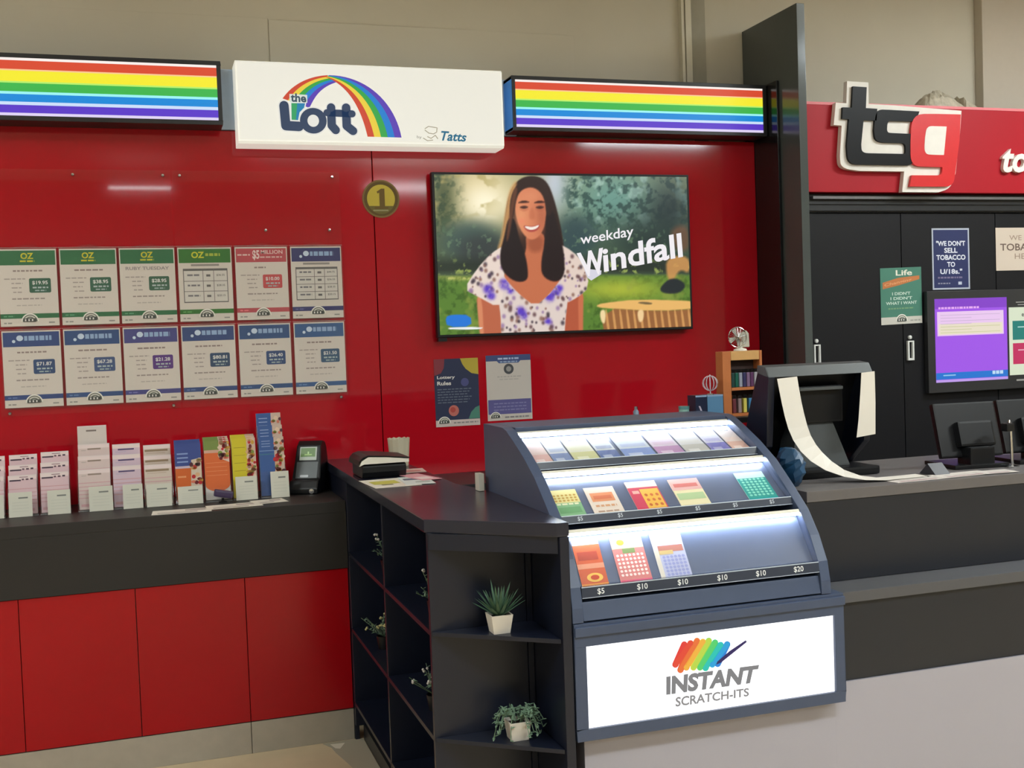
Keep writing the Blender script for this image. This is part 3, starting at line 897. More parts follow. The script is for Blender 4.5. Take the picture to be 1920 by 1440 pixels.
for k, (hx0, hx1, lab) in enumerate(((-0.530, 0.136, 'clear acrylic holder board in front of the three left poster columns'),
                                     (0.140, 0.812, 'clear acrylic holder board in front of the three right poster columns'))):
    hd = thing('acrylic_holder', lab, 'poster holder', ((hx0 + hx1) / 2, 0, 1.27))
    MB().box(hx0, -0.009, 1.275, hx1, -0.004, 2.225).build('backing_sheet', CLEAR, hd)
    for c in range(3):
        for r in range(2):
            x = PX[c + 3 * k]; z = 1.620 if r == 0 else 1.306
            p = MB()
            top = z + 0.290
            n = 12
            pts = [(x - 0.004, z - 0.006), (x + 0.214, z - 0.006), (x + 0.214, top + 0.010)]
            pts += [(x + 0.165 - 0.12 * i / n, top + 0.010 + 0.012 * math.sin(PI * i / n)) for i in range(n + 1)] + [(x - 0.004, top + 0.010)]
            p.prism([(a, -0.0170, c_) for a, c_ in pts], (0, 0.0020, 0))
            p.build('pocket', CLEAR_FAINT, hd)
            MB().box(x - 0.004, -0.0172, z + 0.300, x + 0.214, -0.0145, z + 0.3025).build('pocket_rim', CLEAR_EDGE, hd)
    for (bx, bz) in ((hx0 + 0.03, 2.205), (hx1 - 0.03, 2.205), (hx1 - 0.05, 1.985) if k else (hx0 + 0.03, 1.285), (hx1 - 0.03, 1.285), (hx0 + 0.36, 1.985) if k else (hx0 + 0.3, 2.205)):
        MB().lathe((bx, -0.0092, bz), [(0.0001, -0.008), (0.007, -0.008), (0.007, 0.004), (0.005, 0.0065), (0.0001, 0.0068)], 14, axis='y').build('stand_off_bolt', CHROME, hd, smooth=True)

# ------------------------------------------------------------------ two posters under the television
A = Art((1.189, -0.0012, 1.133)); w, h = 0.199, 0.294
A.card(w, h, 0.0008, (40, 48, 78))
A.rect(0, 0.0, w, 0.028, (206, 190, 184), 2)
A.poly([(0.0, 0.222), (0.0, h), (0.048, h), (0.044, 0.255), (0.030, 0.232)], (132, 52, 62), 1)
A.poly([(0.118, h), (w, h), (w, 0.222), (0.168, 0.228), (0.142, 0.248), (0.128, 0.268)], (184, 164, 58), 2)
A.text('Lottery', 0.012, 0.204, 0.017, (222, 218, 214), 3, 0.03, w=0.080); A.text('Rules', 0.012, 0.180, 0.017, (222, 218, 214), 3, 0.03, w=0.062)
for k in range(6): A.lines(0.012, 0.165 - 0.01 * (k % 3), 0.160 - 0.0115 * k, 0.004, (104, 112, 128), 3, k)
A.ell(0.136, 0.19, 0.018, 0.018, (74, 76, 126), 2); A.ell(0.082, 0.068, 0.023, 0.024, (190, 108, 98), 2); A.ell(0.078, 0.072, 0.012, 0.012, (176, 70, 62), 3)
A.poly([(0.148, 0.030), (w, 0.030), (w, 0.085), (0.18, 0.078), (0.16, 0.058)], (74, 130, 114), 2)
small_arch(A, 0.038, 0.016, 0.056, 4); A.lines(0.08, 0.19, 0.012, 0.006, (140, 134, 132), 3, 3)
tag(A.build('rules_poster', PAPER, origin=(1.288, 0, 1.133)), 'dark blue lottery rules poster with a yellow corner under the television', 'poster')
A = Art((1.424, -0.0012, 1.146)); w, h = 0.207, 0.288
A.card(w, h, 0.0008, (202, 194, 186))
A.rect(0, 0.262, w, h, (62, 78, 126), 1); A.poly([(0.05, 0.262), (0.06, 0.252), (0.15, 0.252), (0.16, 0.262)], (70, 90, 140), 1)
A.lines(0.055, 0.155, 0.268, 0.008, (176, 190, 220), 2, 2); A.lines(0.065, 0.145, 0.255, 0.006, (150, 170, 200), 2, 3)
A.ell(0.104, 0.226, 0.023, 0.023, (72, 74, 78), 2); A.ell(0.104, 0.226, 0.012, 0.012, (150, 148, 146), 3)
A.lines(0.05, 0.16, 0.190, 0.005, (176, 170, 164), 2, 4); A.lines(0.06, 0.15, 0.178, 0.005, (182, 176, 170), 2, 5)
A.rect(0.004, 0.028, w - 0.004, 0.092, (92, 88, 144), 2)
for k in range(3): A.lines(0.03, 0.18, 0.072 - 0.014 * k, 0.005, (128, 126, 172), 3, k)
small_arch(A, 0.036, 0.014, 0.050, 4); A.lines(0.08, 0.195, 0.010, 0.007, (140, 134, 138), 3, 6)
tag(A.build('notice_poster', PAPER, origin=(1.528, 0, 1.146)), 'white notice with blue band and dark round symbol under the television', 'poster')

# ------------------------------------------------------------------ left counter
lc = thing('service_counter', 'long counter with charcoal fascia and glossy red front panels along the wall', 'counter', (-1.2, -0.25, 0))
b = MB().box(-3.2, -0.505, 0.872, 0.699, -0.002, 0.915)
b.build('worktop', CHARCOAL, lc, bevel=0.002)
MB().box(-3.2, -0.505, 0.660, 0.699, -0.480, 0.872).build('fascia', CHARCOAL, lc)
MB().box(-3.2, -0.475, 0.02, 0.699, -0.004, 0.868).build('carcass', BLACK_SATIN, lc)
xs = [-3.2, -2.765, -2.38, -1.995, -1.61, -1.225, -0.84, -0.455, -0.068, 0.316, 0.699]
for a, c in zip(xs[:-1], xs[1:]):
    MB().box(a + 0.0012, -0.500, 0.122, c - 0.0012, -0.477, 0.658).build('front_panel', RED_GLOSS, lc, bevel=0.0015)
b = MB().box(-3.2, -0.497, 0.0, 0.315, -0.477, 0.118).box(0.317, -0.497, 0.0, 0.699, -0.477, 0.118)
b.build('kickplate', ALU, lc, bevel=0.002)

# bench along the wall behind the ticket display
wb = thing('wall_bench', 'low dark bench against the red wall behind the ticket display', 'bench', (1.9, -0.2, 0))
MB().box(1.035, -0.42, 0.895, 2.78, -0.002, 0.93).build('worktop', BLACK_SATIN, wb, bevel=0.002)
MB().box(1.04, -0.40, 0.0, 2.775, -0.004, 0.893).build('carcass', BLACK_SATIN, wb)

# ------------------------------------------------------------------ entry slips, brochures and their stands on the left counter
ST = 0.9155          # height of the counter top


def slip_stand(x0, x1, label, n=3, top=1.135, front=-0.255):
    """stepped clear stand: one sloping leaf per tier, and a front lip"""
    t = thing('slip_stand', label, 'slip stand', ((x0 + x1) / 2, front + 0.08, ST), 'clear slip stands on the left counter')
    MB().box(x0, front, ST, x1, front + 0.115, ST + 0.003).build('base', CLEAR_EDGE, t)
    for k in range(n):
        y = front + 0.012 + 0.030 * k; zt = ST + 0.085 + (top - ST - 0.10) * (k + 1) / n
        b = MB()
        b.prism([(x0, y, ST + 0.004), (x0, y + 0.0025, ST + 0.004), (x0, y + 0.0205, zt - 0.045), (x0, y + 0.018, zt - 0.045)], (x1 - x0, 0, 0))
        b.build('divider', CLEAR_FAINT, t)
    for xx in (x0, x1 - 0.002):
        MB().prism([(xx, front, ST + 0.004), (xx, front + 0.115, ST + 0.004), (xx, front + 0.115, top - 0.05), (xx, front + 0.02, ST + 0.1)], (0.002, 0, 0)).build('side_wall', CLEAR_FAINT, t)
    return t


def slip_pad(x0, x1, tier, ztop, name, cat, label, group, drawfn, front=-0.255, thick=0.006):
    """a wad of paper leaning in one tier of a stand"""
    y0 = front + 0.0185 + 0.030 * tier; z0 = ST + 0.006
    V_ = Vector((0, 0.09, 0.9)).normalized(); L = (ztop - z0) / V_.z
    A = Art((x0, y0, z0), (1, 0, 0), V_)
    A.card(x1 - x0, L, thick, (222, 208, 206))
    drawfn(A, x1 - x0, L)
    o = A.build(name, PAPER, origin=((x0 + x1) / 2, y0, z0))
    tag(o, label, cat, group)


def pink_slip(bars, base=(214, 186, 192)):
    def fn(A, w, L):
        A.rect(0, 0, w, L - 0.004, base, 1)
        A.rect(0.0, L - 0.016, w, L - 0.004, (228, 210, 208), 2)
        for k, (a, c, v, hh_, col) in enumerate(bars): A.rect(a * w, L - v - hh_, c * w, L - v, col, 3)
        for k in range(5): A.rect(0.0, L - 0.052 - 0.014 * k, w, L - 0.049 - 0.014 * k, (206, 160, 164), 2)
        A.rect(0.06 * w, 0.01, 0.9 * w, 0.02, (206, 160, 164), 2)
    return fn


DK = (72, 56, 72)
BAR_A = [(0.05, 0.45, 0.016, 0.0055, DK), (0.48, 0.56, 0.013, 0.006, (110, 84, 96)), (0.62, 0.72, 0.013, 0.006, (96, 72, 84)), (0.78, 0.88, 0.012, 0.006, DK), (0.4, 0.7, 0.006, 0.003, (150, 120, 130))]
BAR_B = [(0.30, 0.72, 0.016, 0.006, (150, 132, 120)), (0.1, 0.25, 0.022, 0.003, (186, 170, 164))]
BAR_C = [(0.2, 0.78, 0.018, 0.0055, (84, 72, 112)), (0.1, 0.5, 0.028, 0.003, (190, 176, 196))]
BAR_D = [(0.05, 0.9, 0.018, 0.008, (150, 128, 104)), (0.1, 0.8, 0.03, 0.004, (196, 176, 160))]
SLIPS = 'entry slips in the clear stands'
TN = ['front', 'middle', 'rear']


def pale_slip(A, w, L):
    A.rect(0, 0, w, L - .003, (206, 196, 190), 1); A.rect(0.3 * w, L - 0.022, 0.65 * w, L - 0.016, (120, 108, 104), 2)


for (x0, x1, bars, base, lab, top, tops) in (
        (-0.612, -0.507, BAR_A, (216, 190, 194), 'at picture edge', 1.130, (1.065, 1.100, 1.135)),
        (-0.500, -0.395, BAR_A, (214, 184, 190), 'first full pink stand from left', 1.132, (1.065, 1.100, 1.136)),
        (-0.390, -0.284, BAR_A, (216, 186, 192), 'second pink stand, left of the counter gap', 1.136, (1.068, 1.103, 1.140)),
        (-0.258, -0.137, BAR_B, (212, 192, 188), 'tall stand with a grey card on top', 1.165, (1.070, 1.118, 1.160)),
        (-0.135, -0.026, BAR_C, (208, 184, 198), 'pink and mauve stand right of the tall grey card', 1.150, (1.075, 1.115, 1.153)),
        (-0.022, 0.086, BAR_D, (208, 192, 180), 'beige stand left of the blue and orange brochures', 1.145, (1.072, 1.105, 1.143))):
    slip_stand(x0, x1, 'clear stepped stand of entry slips, ' + lab, top=top)
    for k in range(3):
        slip_pad(x0 + 0.004, x1 - 0.004, k, tops[k], 'entry_slip_pad', 'entry slips', '%s wad of entry slips, %s' % (TN[k], lab), SLIPS, pink_slip(bars, base))
slip_pad(-0.255, -0.150, 3, 1.228, 'display_card', 'card', 'tall blank grey card standing above the third slip stand', None, pale_slip, thick=0.003)


def white_card(x0, x1, ztop, y, label, dy=0.012):
    V_ = Vector((0, dy, ztop - ST)).normalized(); L = (ztop - ST - 0.001) / V_.z
    A = Art((x0, y, ST + 0.0008), (1, 0, 0), V_)
    w = x1 - x0
    A.card(w, L, 0.002, (206, 204, 190))
    A.rect(w * .42, L * .74, w * .82, L * .80, (120, 122, 116), 1)
    for k in range(4): A.rect(w * .15, L * (.58 - .12 * k), w * .85, L * (.595 - .12 * k), (190, 190, 178), 1)
    o = A.build('instruction_card', PAPER, origin=((x0 + x1) / 2, y, ST))
    tag(o, label, 'card', 'small white instruction cards')


white_card(-0.600, -0.510, 1.000, -0.270, 'small white card at the picture edge in front of pink slips')
white_card(-0.494, -0.414, 1.006, -0.270, 'small white card before the first full pink slip stand')
white_card(-0.362, -0.283, 1.005, -0.270, 'small white card before the pink stand beside the counter gap')
white_card(-0.218, -0.134, 1.008, -0.270, 'small white card below the tall grey card')
white_card(-0.098, -0.027, 1.007, -0.270, 'small white card before the mauve slip stand')
white_card(-0.014, 0.078, 1.002, -0.270, 'small white card before the beige slip stand')
white_card(0.100, 0.192, 0.984, -0.270, 'small white card below the blue and orange brochures')
white_card(0.316, 0.398, 1.007, -0.270, 'small white card below the yellow brochures')
white_card(0.450, 0.520, 1.018, -0.272, 'small white card below the tall blue brochures beside ticket checker')


def fruit(A, x0, x1, v0, v1, seed, layer=4):
    r = random.Random(seed)
    cols = [(186, 40, 44), (214, 170, 130), (196, 150, 60), (110, 32, 40), (222, 196, 170), (120, 140, 60), (214, 120, 96), (84, 40, 50)]
    for k in range(26):
        A.ell(r.uniform(x0, x1), r.uniform(v0, v1), r.uniform(.005, .012), r.uniform(.005, .010), cols[k % 8], layer, 10)


def bro_a(A, w, L):
    A.rect(0, 0, w, L * .62, (204, 98, 40), 1); A.rect(0, L * .62, w, L, (60, 76, 140), 1); A.rect(0, L * .58, w * .6, L * .62, (200, 180, 196), 2)
    for k in range(3): A.rect(0.08 * w, L * (.82 - .07 * k), w * .5, L * (.845 - .07 * k), (132, 152, 200), 2)
    A.poly([(w * .55, L * .05), (w, L * .05), (w, L * .75), (w * .62, L * .72)], (206, 190, 170), 2); fruit(A, w * .6, w * .97, L * .08, L * .72, 3)
    A.rect(0.08 * w, L * .42, w * .4, L * .45, (226, 150, 100), 2)


def bro_b(A, w, L):
    A.rect(0, 0, w, L, (214, 104, 52), 1); A.rect(0, L * .84, w, L, (120, 138, 70), 2); A.rect(0, L * .79, w * .6, L * .84, (206, 160, 140), 2)
    A.poly([(w * .6, L * .7), (w, L * .62), (w, L), (w * .6, L)], (214, 190, 178), 3); fruit(A, w * .62, w * .97, L * .68, L * .97, 5)
    for k in range(4): A.rect(0.06 * w, L * (.62 - .07 * k), w * .9, L * (.625 - .07 * k), (232, 158, 110), 3)
    A.ell(w * .5, L * .26, w * .5, L * .12, (214, 104, 52), 4, 24); A.rect(0, 0, w, L * .26, (206, 202, 198), 2)


def bro_c(A, w, L):
    A.rect(0, 0, w, L, (206, 190, 40), 1); A.poly([(w * .66, 0), (w, 0), (w, L), (w * .62, L)], (206, 176, 160), 2); fruit(A, w * .68, w * .97, 0.01, L * .97, 8); fruit(A, w * .68, w * .97, 0.01, L * .97, 9)
    for k in range(5): A.rect(0.08 * w, L * (.84 - .13 * k), w * .56, L * (.85 - .13 * k), (170, 150, 40), 2)


def bro_d(A, w, L):
    A.rect(0, 0, w, L, (58, 90, 148), 1); A.poly([(w * .62, 0), (w, 0), (w, L), (w * .60, L)], (200, 176, 160), 2); fruit(A, w * .65, w * .97, 0.01, L * .97, 12); fruit(A, w * .65, w * .97, .01, L * .97, 13)
    for k in range(3): A.rect(0.1 * w, L * (.93 - .045 * k), w * .45, L * (.94 - .045 * k), (150, 168, 208), 3)
    A.rect(0, L * .765, w, L * .775, (130, 160, 204), 3); A.rect(0, L * .70, w * .6, L * .72, (64, 112, 140), 3)


BRO = 'game brochures in the clear stands'
for (x0, x1, fn, lab, top, tt) in ((0.092, 0.197, bro_a, 'blue and orange brochures with fruit', 1.155, (1.143, 1.149, 1.155)),
                                   (0.201, 0.303, bro_b, 'orange brochures with green heading', 1.160, (1.150, 1.155, 1.160)),
                                   (0.306, 0.405, bro_c, 'yellow brochures with fruit edge', 1.162, (1.152, 1.158, 1.163)),
                                   (0.411, 0.515, bro_d, 'tall blue brochures with fruit edge', 1.240, (1.150, 1.195, 1.242))):
    slip_stand(x0, x1, 'clear stepped stand holding ' + lab, top=top)
    for k in range(3):
        slip_pad(x0 + 0.004, x1 - 0.004, k, tt[k], 'brochure_pad', 'brochures', '%s wad of %s' % (TN[k], lab), BRO, fn)

# pen on its base
pn = thing('pen_rest', 'small dark purple pen rest in front of orange brochures', 'pen holder', (0.265, -0.275, ST))
b = MB()
b.lathe((0.265, -0.278, ST), [(0.0001, 0), (0.016, 0), (0.016, 0.004), (0.005, 0.008), (0.005, 0.016), (0.0001, 0.016)], 16)
b.build('stand', BLACK_PLASTIC, pn)
M_ = Matrix.Translation((0.268, -0.278, ST + 0.032)) @ Matrix.Rotation(math.radians(12), 4, 'Y')
b = MB(); b.box(-0.036, -0.014, -0.014, 0.036, 0.014, 0.014, M=M_)
b.build('pen_block', mat('dark_purple_plastic', (66, 52, 84), 0.4), pn, bevel=0.008)

# loose papers at the counter edge
pm = vmat('printed_paper')
for k, (x0, x1, y0, y1, rot, lab, zz) in enumerate(((0.00, 0.21, -0.490, -0.385, -3, 'long white form at left, on the counter edge below the beige slips', 0.9156), (0.20, 0.40, -0.470, -0.36, 3, 'white form in the middle of the counter edge papers', 0.9166), (0.375, 0.50, -0.430, -0.32, 8, 'curled white form nearest the ticket checker', 0.9176))):
    A = Art((x0, y0, zz), (math.cos(math.radians(rot)), math.sin(math.radians(rot)), 0), (-math.sin(math.radians(rot)), math.cos(math.radians(rot)), 0))
    w, h = x1 - x0, y1 - y0
    A.card(w, h, 0.0008, (228, 220, 206)); A.rect(0.02, 0.015, w - 0.05, 0.030, (150, 140, 132), 1); A.rect(0.02, 0.05, w - 0.02, 0.056, (190, 176, 168), 1); A.rect(w * .55, 0.06, w * .9, 0.09, (176, 160, 156), 1)
    tag(A.build('loose_form', PAPER, origin=((x0 + x1) / 2, (y0 + y1) / 2, zz)), lab, 'paper', 'loose forms on the left counter')

# ticket checker
tc = thing('ticket_checker', 'black self service ticket checker with a small green screen on the counter', 'ticket checker', (0.605, -0.17, ST))
b = MB()
sec = [(-0.235, ST + 0.001), (-0.235, ST + 0.020), (-0.215, ST + 0.052), (-0.185, ST + 0.056), (-0.150, ST + 0.125), (-0.125, ST + 0.185), (-0.095, ST + 0.202), (-0.06, ST + 0.196), (-0.045, ST + 0.17), (-0.035, ST + 0.001)]
b.prism([(0.545, y, z) for y, z in sec], (0.118, 0, 0))
b.v = [(0.604 + (x - 0.604) * (1 - 1.1 * max(0, z - ST - 0.05)), y, z) for x, y, z in b.v]
b.build('body', BLACK_PLASTIC, tc, bevel=0.006)
V_ = Vector((0, 0.035, 0.069)).normalized()
A = Art((0.560, -0.1855, ST + 0.0585), (1, 0, 0), V_); A.card(0.088, 0.070, 0.002, (84, 90, 92)); A.rrect(0.018, 0.004, 0.052, 0.014, 0.003, (176, 182, 186), 1)
A.build('scanner_hood', vmat('printed_gloss_card', 0.3), tc)['label'] = 'grey scanner hood'
V_ = Vector((0, 0.025, 0.060)).normalized()
A = Art((0.569, -0.1495, ST + 0.1275), (1, 0, 0), V_); A.card(0.070, 0.056, 0.002, (176, 186, 170)); A.rect(0.004, 0.014, 0.064, 0.051, (96, 132, 62), 1)
A.rect(0.02, 0.020, 0.05, 0.026, (160, 196, 110), 2); A.rect(0.032, 0.020, 0.038, 0.036, (190, 220, 150), 2)
A.build('screen', vmat('checker_screen', 0.3, 0.35, 0.3, 0.5), tc)['label'] = 'green lit screen'
MB().lathe((0.640, -0.236, ST + 0.012), [(0.0001, -0.002), (0.010, -0.002), (0.010, 0.004), (0.0001, 0.005)], 14, axis='y').build('side_knob', CHROME, tc)
tc.rotation_euler.z = math.radians(-24)

# ------------------------------------------------------------------ open bookcase with the angled corner shelves
bk = thing('open_bookcase', 'black open bookcase with angled corner shelves beside the ticket display', 'bookcase', (0.85, -1.1, 0))
plate = [(0.695, -0.003), (0.695, -1.800), (0.985, -2.045), (1.0185, -2.045), (1.0185, -1.345), (0.974, -1.096), (0.974, -0.003)]
b = MB().prism([(x, y, 0.990) for x, y in plate], (0, 0, 0.036))
b.build('top', mat('polished_blue_black_laminate', (34, 36, 50), 0.22, noise=0.05, nscale=10, spec=0.6), bk, bevel=0.003)
X0, X1 = 0.700, 0.972
inner = [(X0, -0.512), (X0, -1.800), (X1, -1.800), (X1, -0.512)]
for z in (0.703, 0.414, 0.132):
    MB().prism([(x, y, z + 0.006) for x, y in inner], (0, 0, 0.014)).build('shelf', NAVY_BLACK, bk, bevel=0.0015)
for y in (-0.532, -1.197, -1.812):
    MB().box(X0, y, 0.06, X1, y + 0.018, 0.990).build('upright', NAVY_BLACK, bk, bevel=0.0015)
MB().box(0.974, -1.812, 0.0, 0.990, -0.512, 0.989).build('back_panel', NAVY_BLACK, bk)
MB().box(0.7005, -0.511, 0.0, 0.716, -0.004, 0.989).build('side_panel', NAVY_BLACK, bk)
MB().box(0.992, -2.045, 0.0, 1.0175, -1.350, 0.989).build('end_panel', NAVY_BLACK, bk, bevel=0.002)
for z in (0.703, 0.414, 0.132):
    MB().prism([(x, y, z + 0.008) for x, y in ((0.702, -1.814), (0.990, -1.814), (0.990, -2.035))], (0, 0, 0.012)).build('corner_shelf', NAVY_BLACK, bk, bevel=0.0015)
MB().prism([(x, y, 0.945) for x, y in ((0.702, -1.814), (0.990, -1.814), (0.990, -2.035))], (0, 0, 0.044)).build('corner_rail', NAVY_BLACK, bk)
MB().box(0.73, -1.79, 0.0, 0.960, -0.52, 0.06).build('plinth', BLACK_SATIN, bk)

# plants on the corner shelves
POT = mat('white_ceramic', (222, 214, 202), 0.45, noise=0.05, nscale=40)


def square_pot(parent, c, wt, wb, h):
    b = MB()
    x, y, z = c
    t, q = wt / 2, wb / 2
    rings = [(q, 0), (t, h), (t - 0.004, h), (t - 0.006, h - 0.008)]
    V_ = []
    for (r, zz) in rings: V_ += [(x - r, y - r, z + zz), (x + r, y - r, z + zz), (x + r, y + r, z + zz), (x - r, y + r, z + zz)]
    F_ = [(3, 2, 1, 0)]
    for i in range(3): F_ += [(i * 4 + k, i * 4 + (k + 1) % 4, i * 4 + 4 + (k + 1) % 4, i * 4 + 4 + k) for k in range(4)]
    b.mesh(V_, F_)
    b.build('pot', POT, parent)
    b = MB(); b.box(x - t + 0.006, y - t + 0.006, z + h - 0.016, x + t - 0.006, y + t - 0.006, z + h - 0.008)
    b.build('soil', mat('dark_soil', (44, 36, 30), 0.9, noise=0.3, nscale=200), parent)


def blade(b, p, d, L, w, bend, n=6):
    d = Vector(d).normalized(); side = d.cross(Vector((0, 0, 1)))
    if side.length < 1e-3: side = Vector((1, 0, 0))
    side.normalize(); pts = []
    for i in range(n + 1):
        t = i / n
        q = Vector(p) + d * L * t + Vector((0, 0, -1)) * bend * t * t
        ww = w * (1 - t) ** 0.7 * (0.55 + 0.9 * min(1, t * 3)) * .6
        nrm = side.cross(d).normalized()
        pts.append((q - side * ww, q + nrm * ww * 0.45, q + side * ww))
    V_ = [x for r in pts for x in r]
    F_ = []
    for i in range(n): F_ += [(i * 3, i * 3 + 1, i * 3 + 4, i * 3 + 3), (i * 3 + 1, i * 3 + 2, i * 3 + 5, i * 3 + 4), (i * 3 + 2, i * 3, i * 3 + 3, i * 3 + 5)]
    b.mesh(V_, F_)


pa = thing('potted_succulent', 'spiky green succulent in a square white pot on the upper corner shelf', 'potted plant', (0.868, -1.895, 0.7235))
square_pot(pa, (0.868, -1.895, 0.7235), 0.060, 0.045, 0.050)
b = MB(); r = random.Random(4)
for k in range(46):
    a = k * 2.39996; tl = 0.12 + 0.95 * (k / 46) ** 0.8
    d = (math.cos(a) * math.sin(tl), math.sin(a) * math.sin(tl) * 0.9, math.cos(tl))
    blade(b, (0.868 + 0.008 * math.cos(a), -1.895 + 0.008 * math.sin(a), 0.766), d, r.uniform(0.078, 0.108) * (1 - 0.2 * (k / 46)), 0.0078, 0.004)
b.build('leaves', mat('dusty_green_leaf', (76, 108, 84), 0.5, noise=0.25, nscale=60), pa, smooth=False)
pb = thing('trailing_plant', 'trailing grey green plant in a square white pot on the lower corner shelf', 'potted plant', (0.905, -1.905, 0.4345))
square_pot(pb, (0.905, -1.905, 0.4345), 0.058, 0.046, 0.050)
b = MB(); r = random.Random(9)
for k in range(26):
    a = r.uniform(0, 2 * PI); pr_ = Vector((0.905 + 0.012 * math.cos(a), -1.905 + 0.012 * math.sin(a), 0.478))
    L = r.uniform(0.035, 0.062); out = Vector((math.cos(a), math.sin(a) * .8, 0)); drop = r.uniform(0.0, 1.0)
    pts = [pr_ + out * L * t + Vector((0, 0, 0.042 * math.sin(PI * min(1, t * 0.9)) - 0.050 * drop * t * t)) for t in [i / 6 for i in range(7)]]
    b.tube(pts, 0.0011, 5)
    for i in range(1, 7):
        for s_k in range(2):
            d = Vector((r.uniform(-1, 1), r.uniform(-1, 1), r.uniform(-.4, .8)))
            blade(b, pts[i], d, r.uniform(.010, .017), 0.006, 0.002, 3)
b.build('leaves', mat('grey_green_leaf', (104, 130, 106), 0.55, noise=0.3, nscale=60), pb)


def cell_plant(x, y, z, seed, label, flower, zl=0.0):
    t = thing('artificial_plant', label, 'potted plant', (x, y, z), 'small plants inside the bookcase')
    MB().lathe((x, y, z), [(0.0001, 0), (0.022, 0), (0.028, 0.045), (0.025, 0.045), (0.023, 0.038), (0.0001, 0.038)], 14).build('pot', BLACK_PLASTIC, t, smooth=True)
    r = random.Random(seed); b = MB(); fl_ = MB()
    for k in range(14):
        a = r.uniform(0, 2 * PI); el = r.uniform(.3, 1.2)
        d = Vector((math.cos(a) * math.cos(el), math.sin(a) * math.cos(el), math.sin(el))); L = r.uniform(.05, .11)
        p0 = Vector((x, y, z + .04)); pts = [p0 + d * L * q for q in (0, .5, 1)]
        b.tube(pts, 0.001, 4)
        for i in range(4): blade(b, p0 + d * L * (.4 + .15 * i), (r.uniform(-1, 1), r.uniform(-1, 1), r.uniform(-.2, 1)), .016, .006, .002, 3)
        if k % 2 == 0:
            q = pts[-1]
            for i in range(3):
                c = q + Vector((r.uniform(-.006, .006), r.uniform(-.006, .006), r.uniform(-.006, .006)))
                fl_.lathe(c, [(0.0005, -0.004), (0.0038, -0.001), (0.0038, 0.002), (0.0005, 0.0045)], 7)
    b.build('leaves', mat('grey_green_leaf', (104, 130, 106), 0.55), t)
    fl_.build('flowers', flower, t)


FLW = mat('white_petal', (214, 210, 206), 0.6); FLY = mat('pale_yellow_petal', (196, 192, 140), 0.6)
cell_plant(0.760, -1.640, 0.7235, 1, 'white flowered sprig in the top bookcase cell nearest the corner shelves', FLW)
cell_plant(0.760, -0.980, 0.7235, 2, 'small sprig in the top bookcase cell nearest the red counter', FLW)
cell_plant(0.758, -0.860, 0.4345, 3, 'yellowish sprig in the middle bookcase cell nearest the red counter', FLY)
cell_plant(0.762, -1.580, 0.4345, 4, 'silvery sprig in the middle bookcase cell nearest the corner shelves', FLW)

# things on the bookcase top
TP = 1.0265
pr_t = thing('payment_printer', 'low black machine with a curved white paper cover on the bookcase top', 'printer', (0.80, -0.72, TP))
b = MB()
b.prism([(0.715, y, z) for y, z in ((-0.80, TP + 0.022), (-0.79, TP + 0.001), (-0.60, TP + 0.001), (-0.60, TP + 0.06), (-0.70, TP + 0.062), (-0.80, TP + 0.046))], (0.16, 0, 0))
b.build('body', BLACK_PLASTIC, pr_t, bevel=0.006)
b = MB()
arc = [(0.700, TP + 0.050), (0.704, TP + 0.066), (0.716, TP + 0.078), (0.736, TP + 0.084), (0.80, TP + 0.079), (0.885, TP + 0.069)]
b.prism([(x, -0.815, z) for x, z in arc] + [(x, -0.815, z - 0.003) for x, z in reversed(arc)], (0, 0.20, 0))
b.build('lid', BLACK_PLASTIC, pr_t)
arc2 = [(0.703, TP + 0.046), (0.712, TP + 0.064), (0.736, TP + 0.078), (0.80, TP + 0.074), (0.882, TP + 0.064), (0.882, TP + 0.053), (0.72, TP + 0.053)]
MB().prism([(x, -0.813, z) for x, z in arc2], (0, 0.19, 0)).build('paper_cover', WHITE_PLASTIC, pr_t)['label'] = 'white curved band under the lid'
ph = thing('plastic_cup', 'off white ribbed plastic tub standing against the red wall on bookcase top', 'tub', (0.925, -0.45, TP))
b = MB(); c0 = (0.925, -0.45, TP + 0.0005)
V_ = []
for (r0, zz) in ((0.034, 0), (0.042, 0.105), (0.038, 0.105), (0.032, 0.006)):
    for k in range(24):
        a = 2 * PI * k / 24; rr2 = r0 * (1.03 if k % 2 else .98); V_.append((c0[0] + rr2 * math.cos(a), c0[1] + rr2 * math.sin(a), c0[2] + zz + (0.004 if (zz > .1 and k % 2) else 0)))
b.mesh(V_, [tuple(range(23, -1, -1))] + [(i * 24 + k, i * 24 + (k + 1) % 24, (i + 1) * 24 + (k + 1) % 24, (i + 1) * 24 + k) for i in range(3) for k in range(24)] + [tuple(range(72, 96))])
b.build('tub_body', mat('off_white_plastic', (196, 188, 164), 0.5), ph)


def leaflet(x, y, rot, w, h, zz, base, draw, label):
    c, s_n = math.cos(math.radians(rot)), math.sin(math.radians(rot))
    A = Art((x, y, zz), (c, s_n, 0), (-s_n, c, 0)); A.card(w, h, 0.0008, base); draw(A, w, h)
    tag(A.build('leaflet', PAPER, origin=(x, y, zz)), label, 'leaflet', 'loose leaflets on the bookcase top')


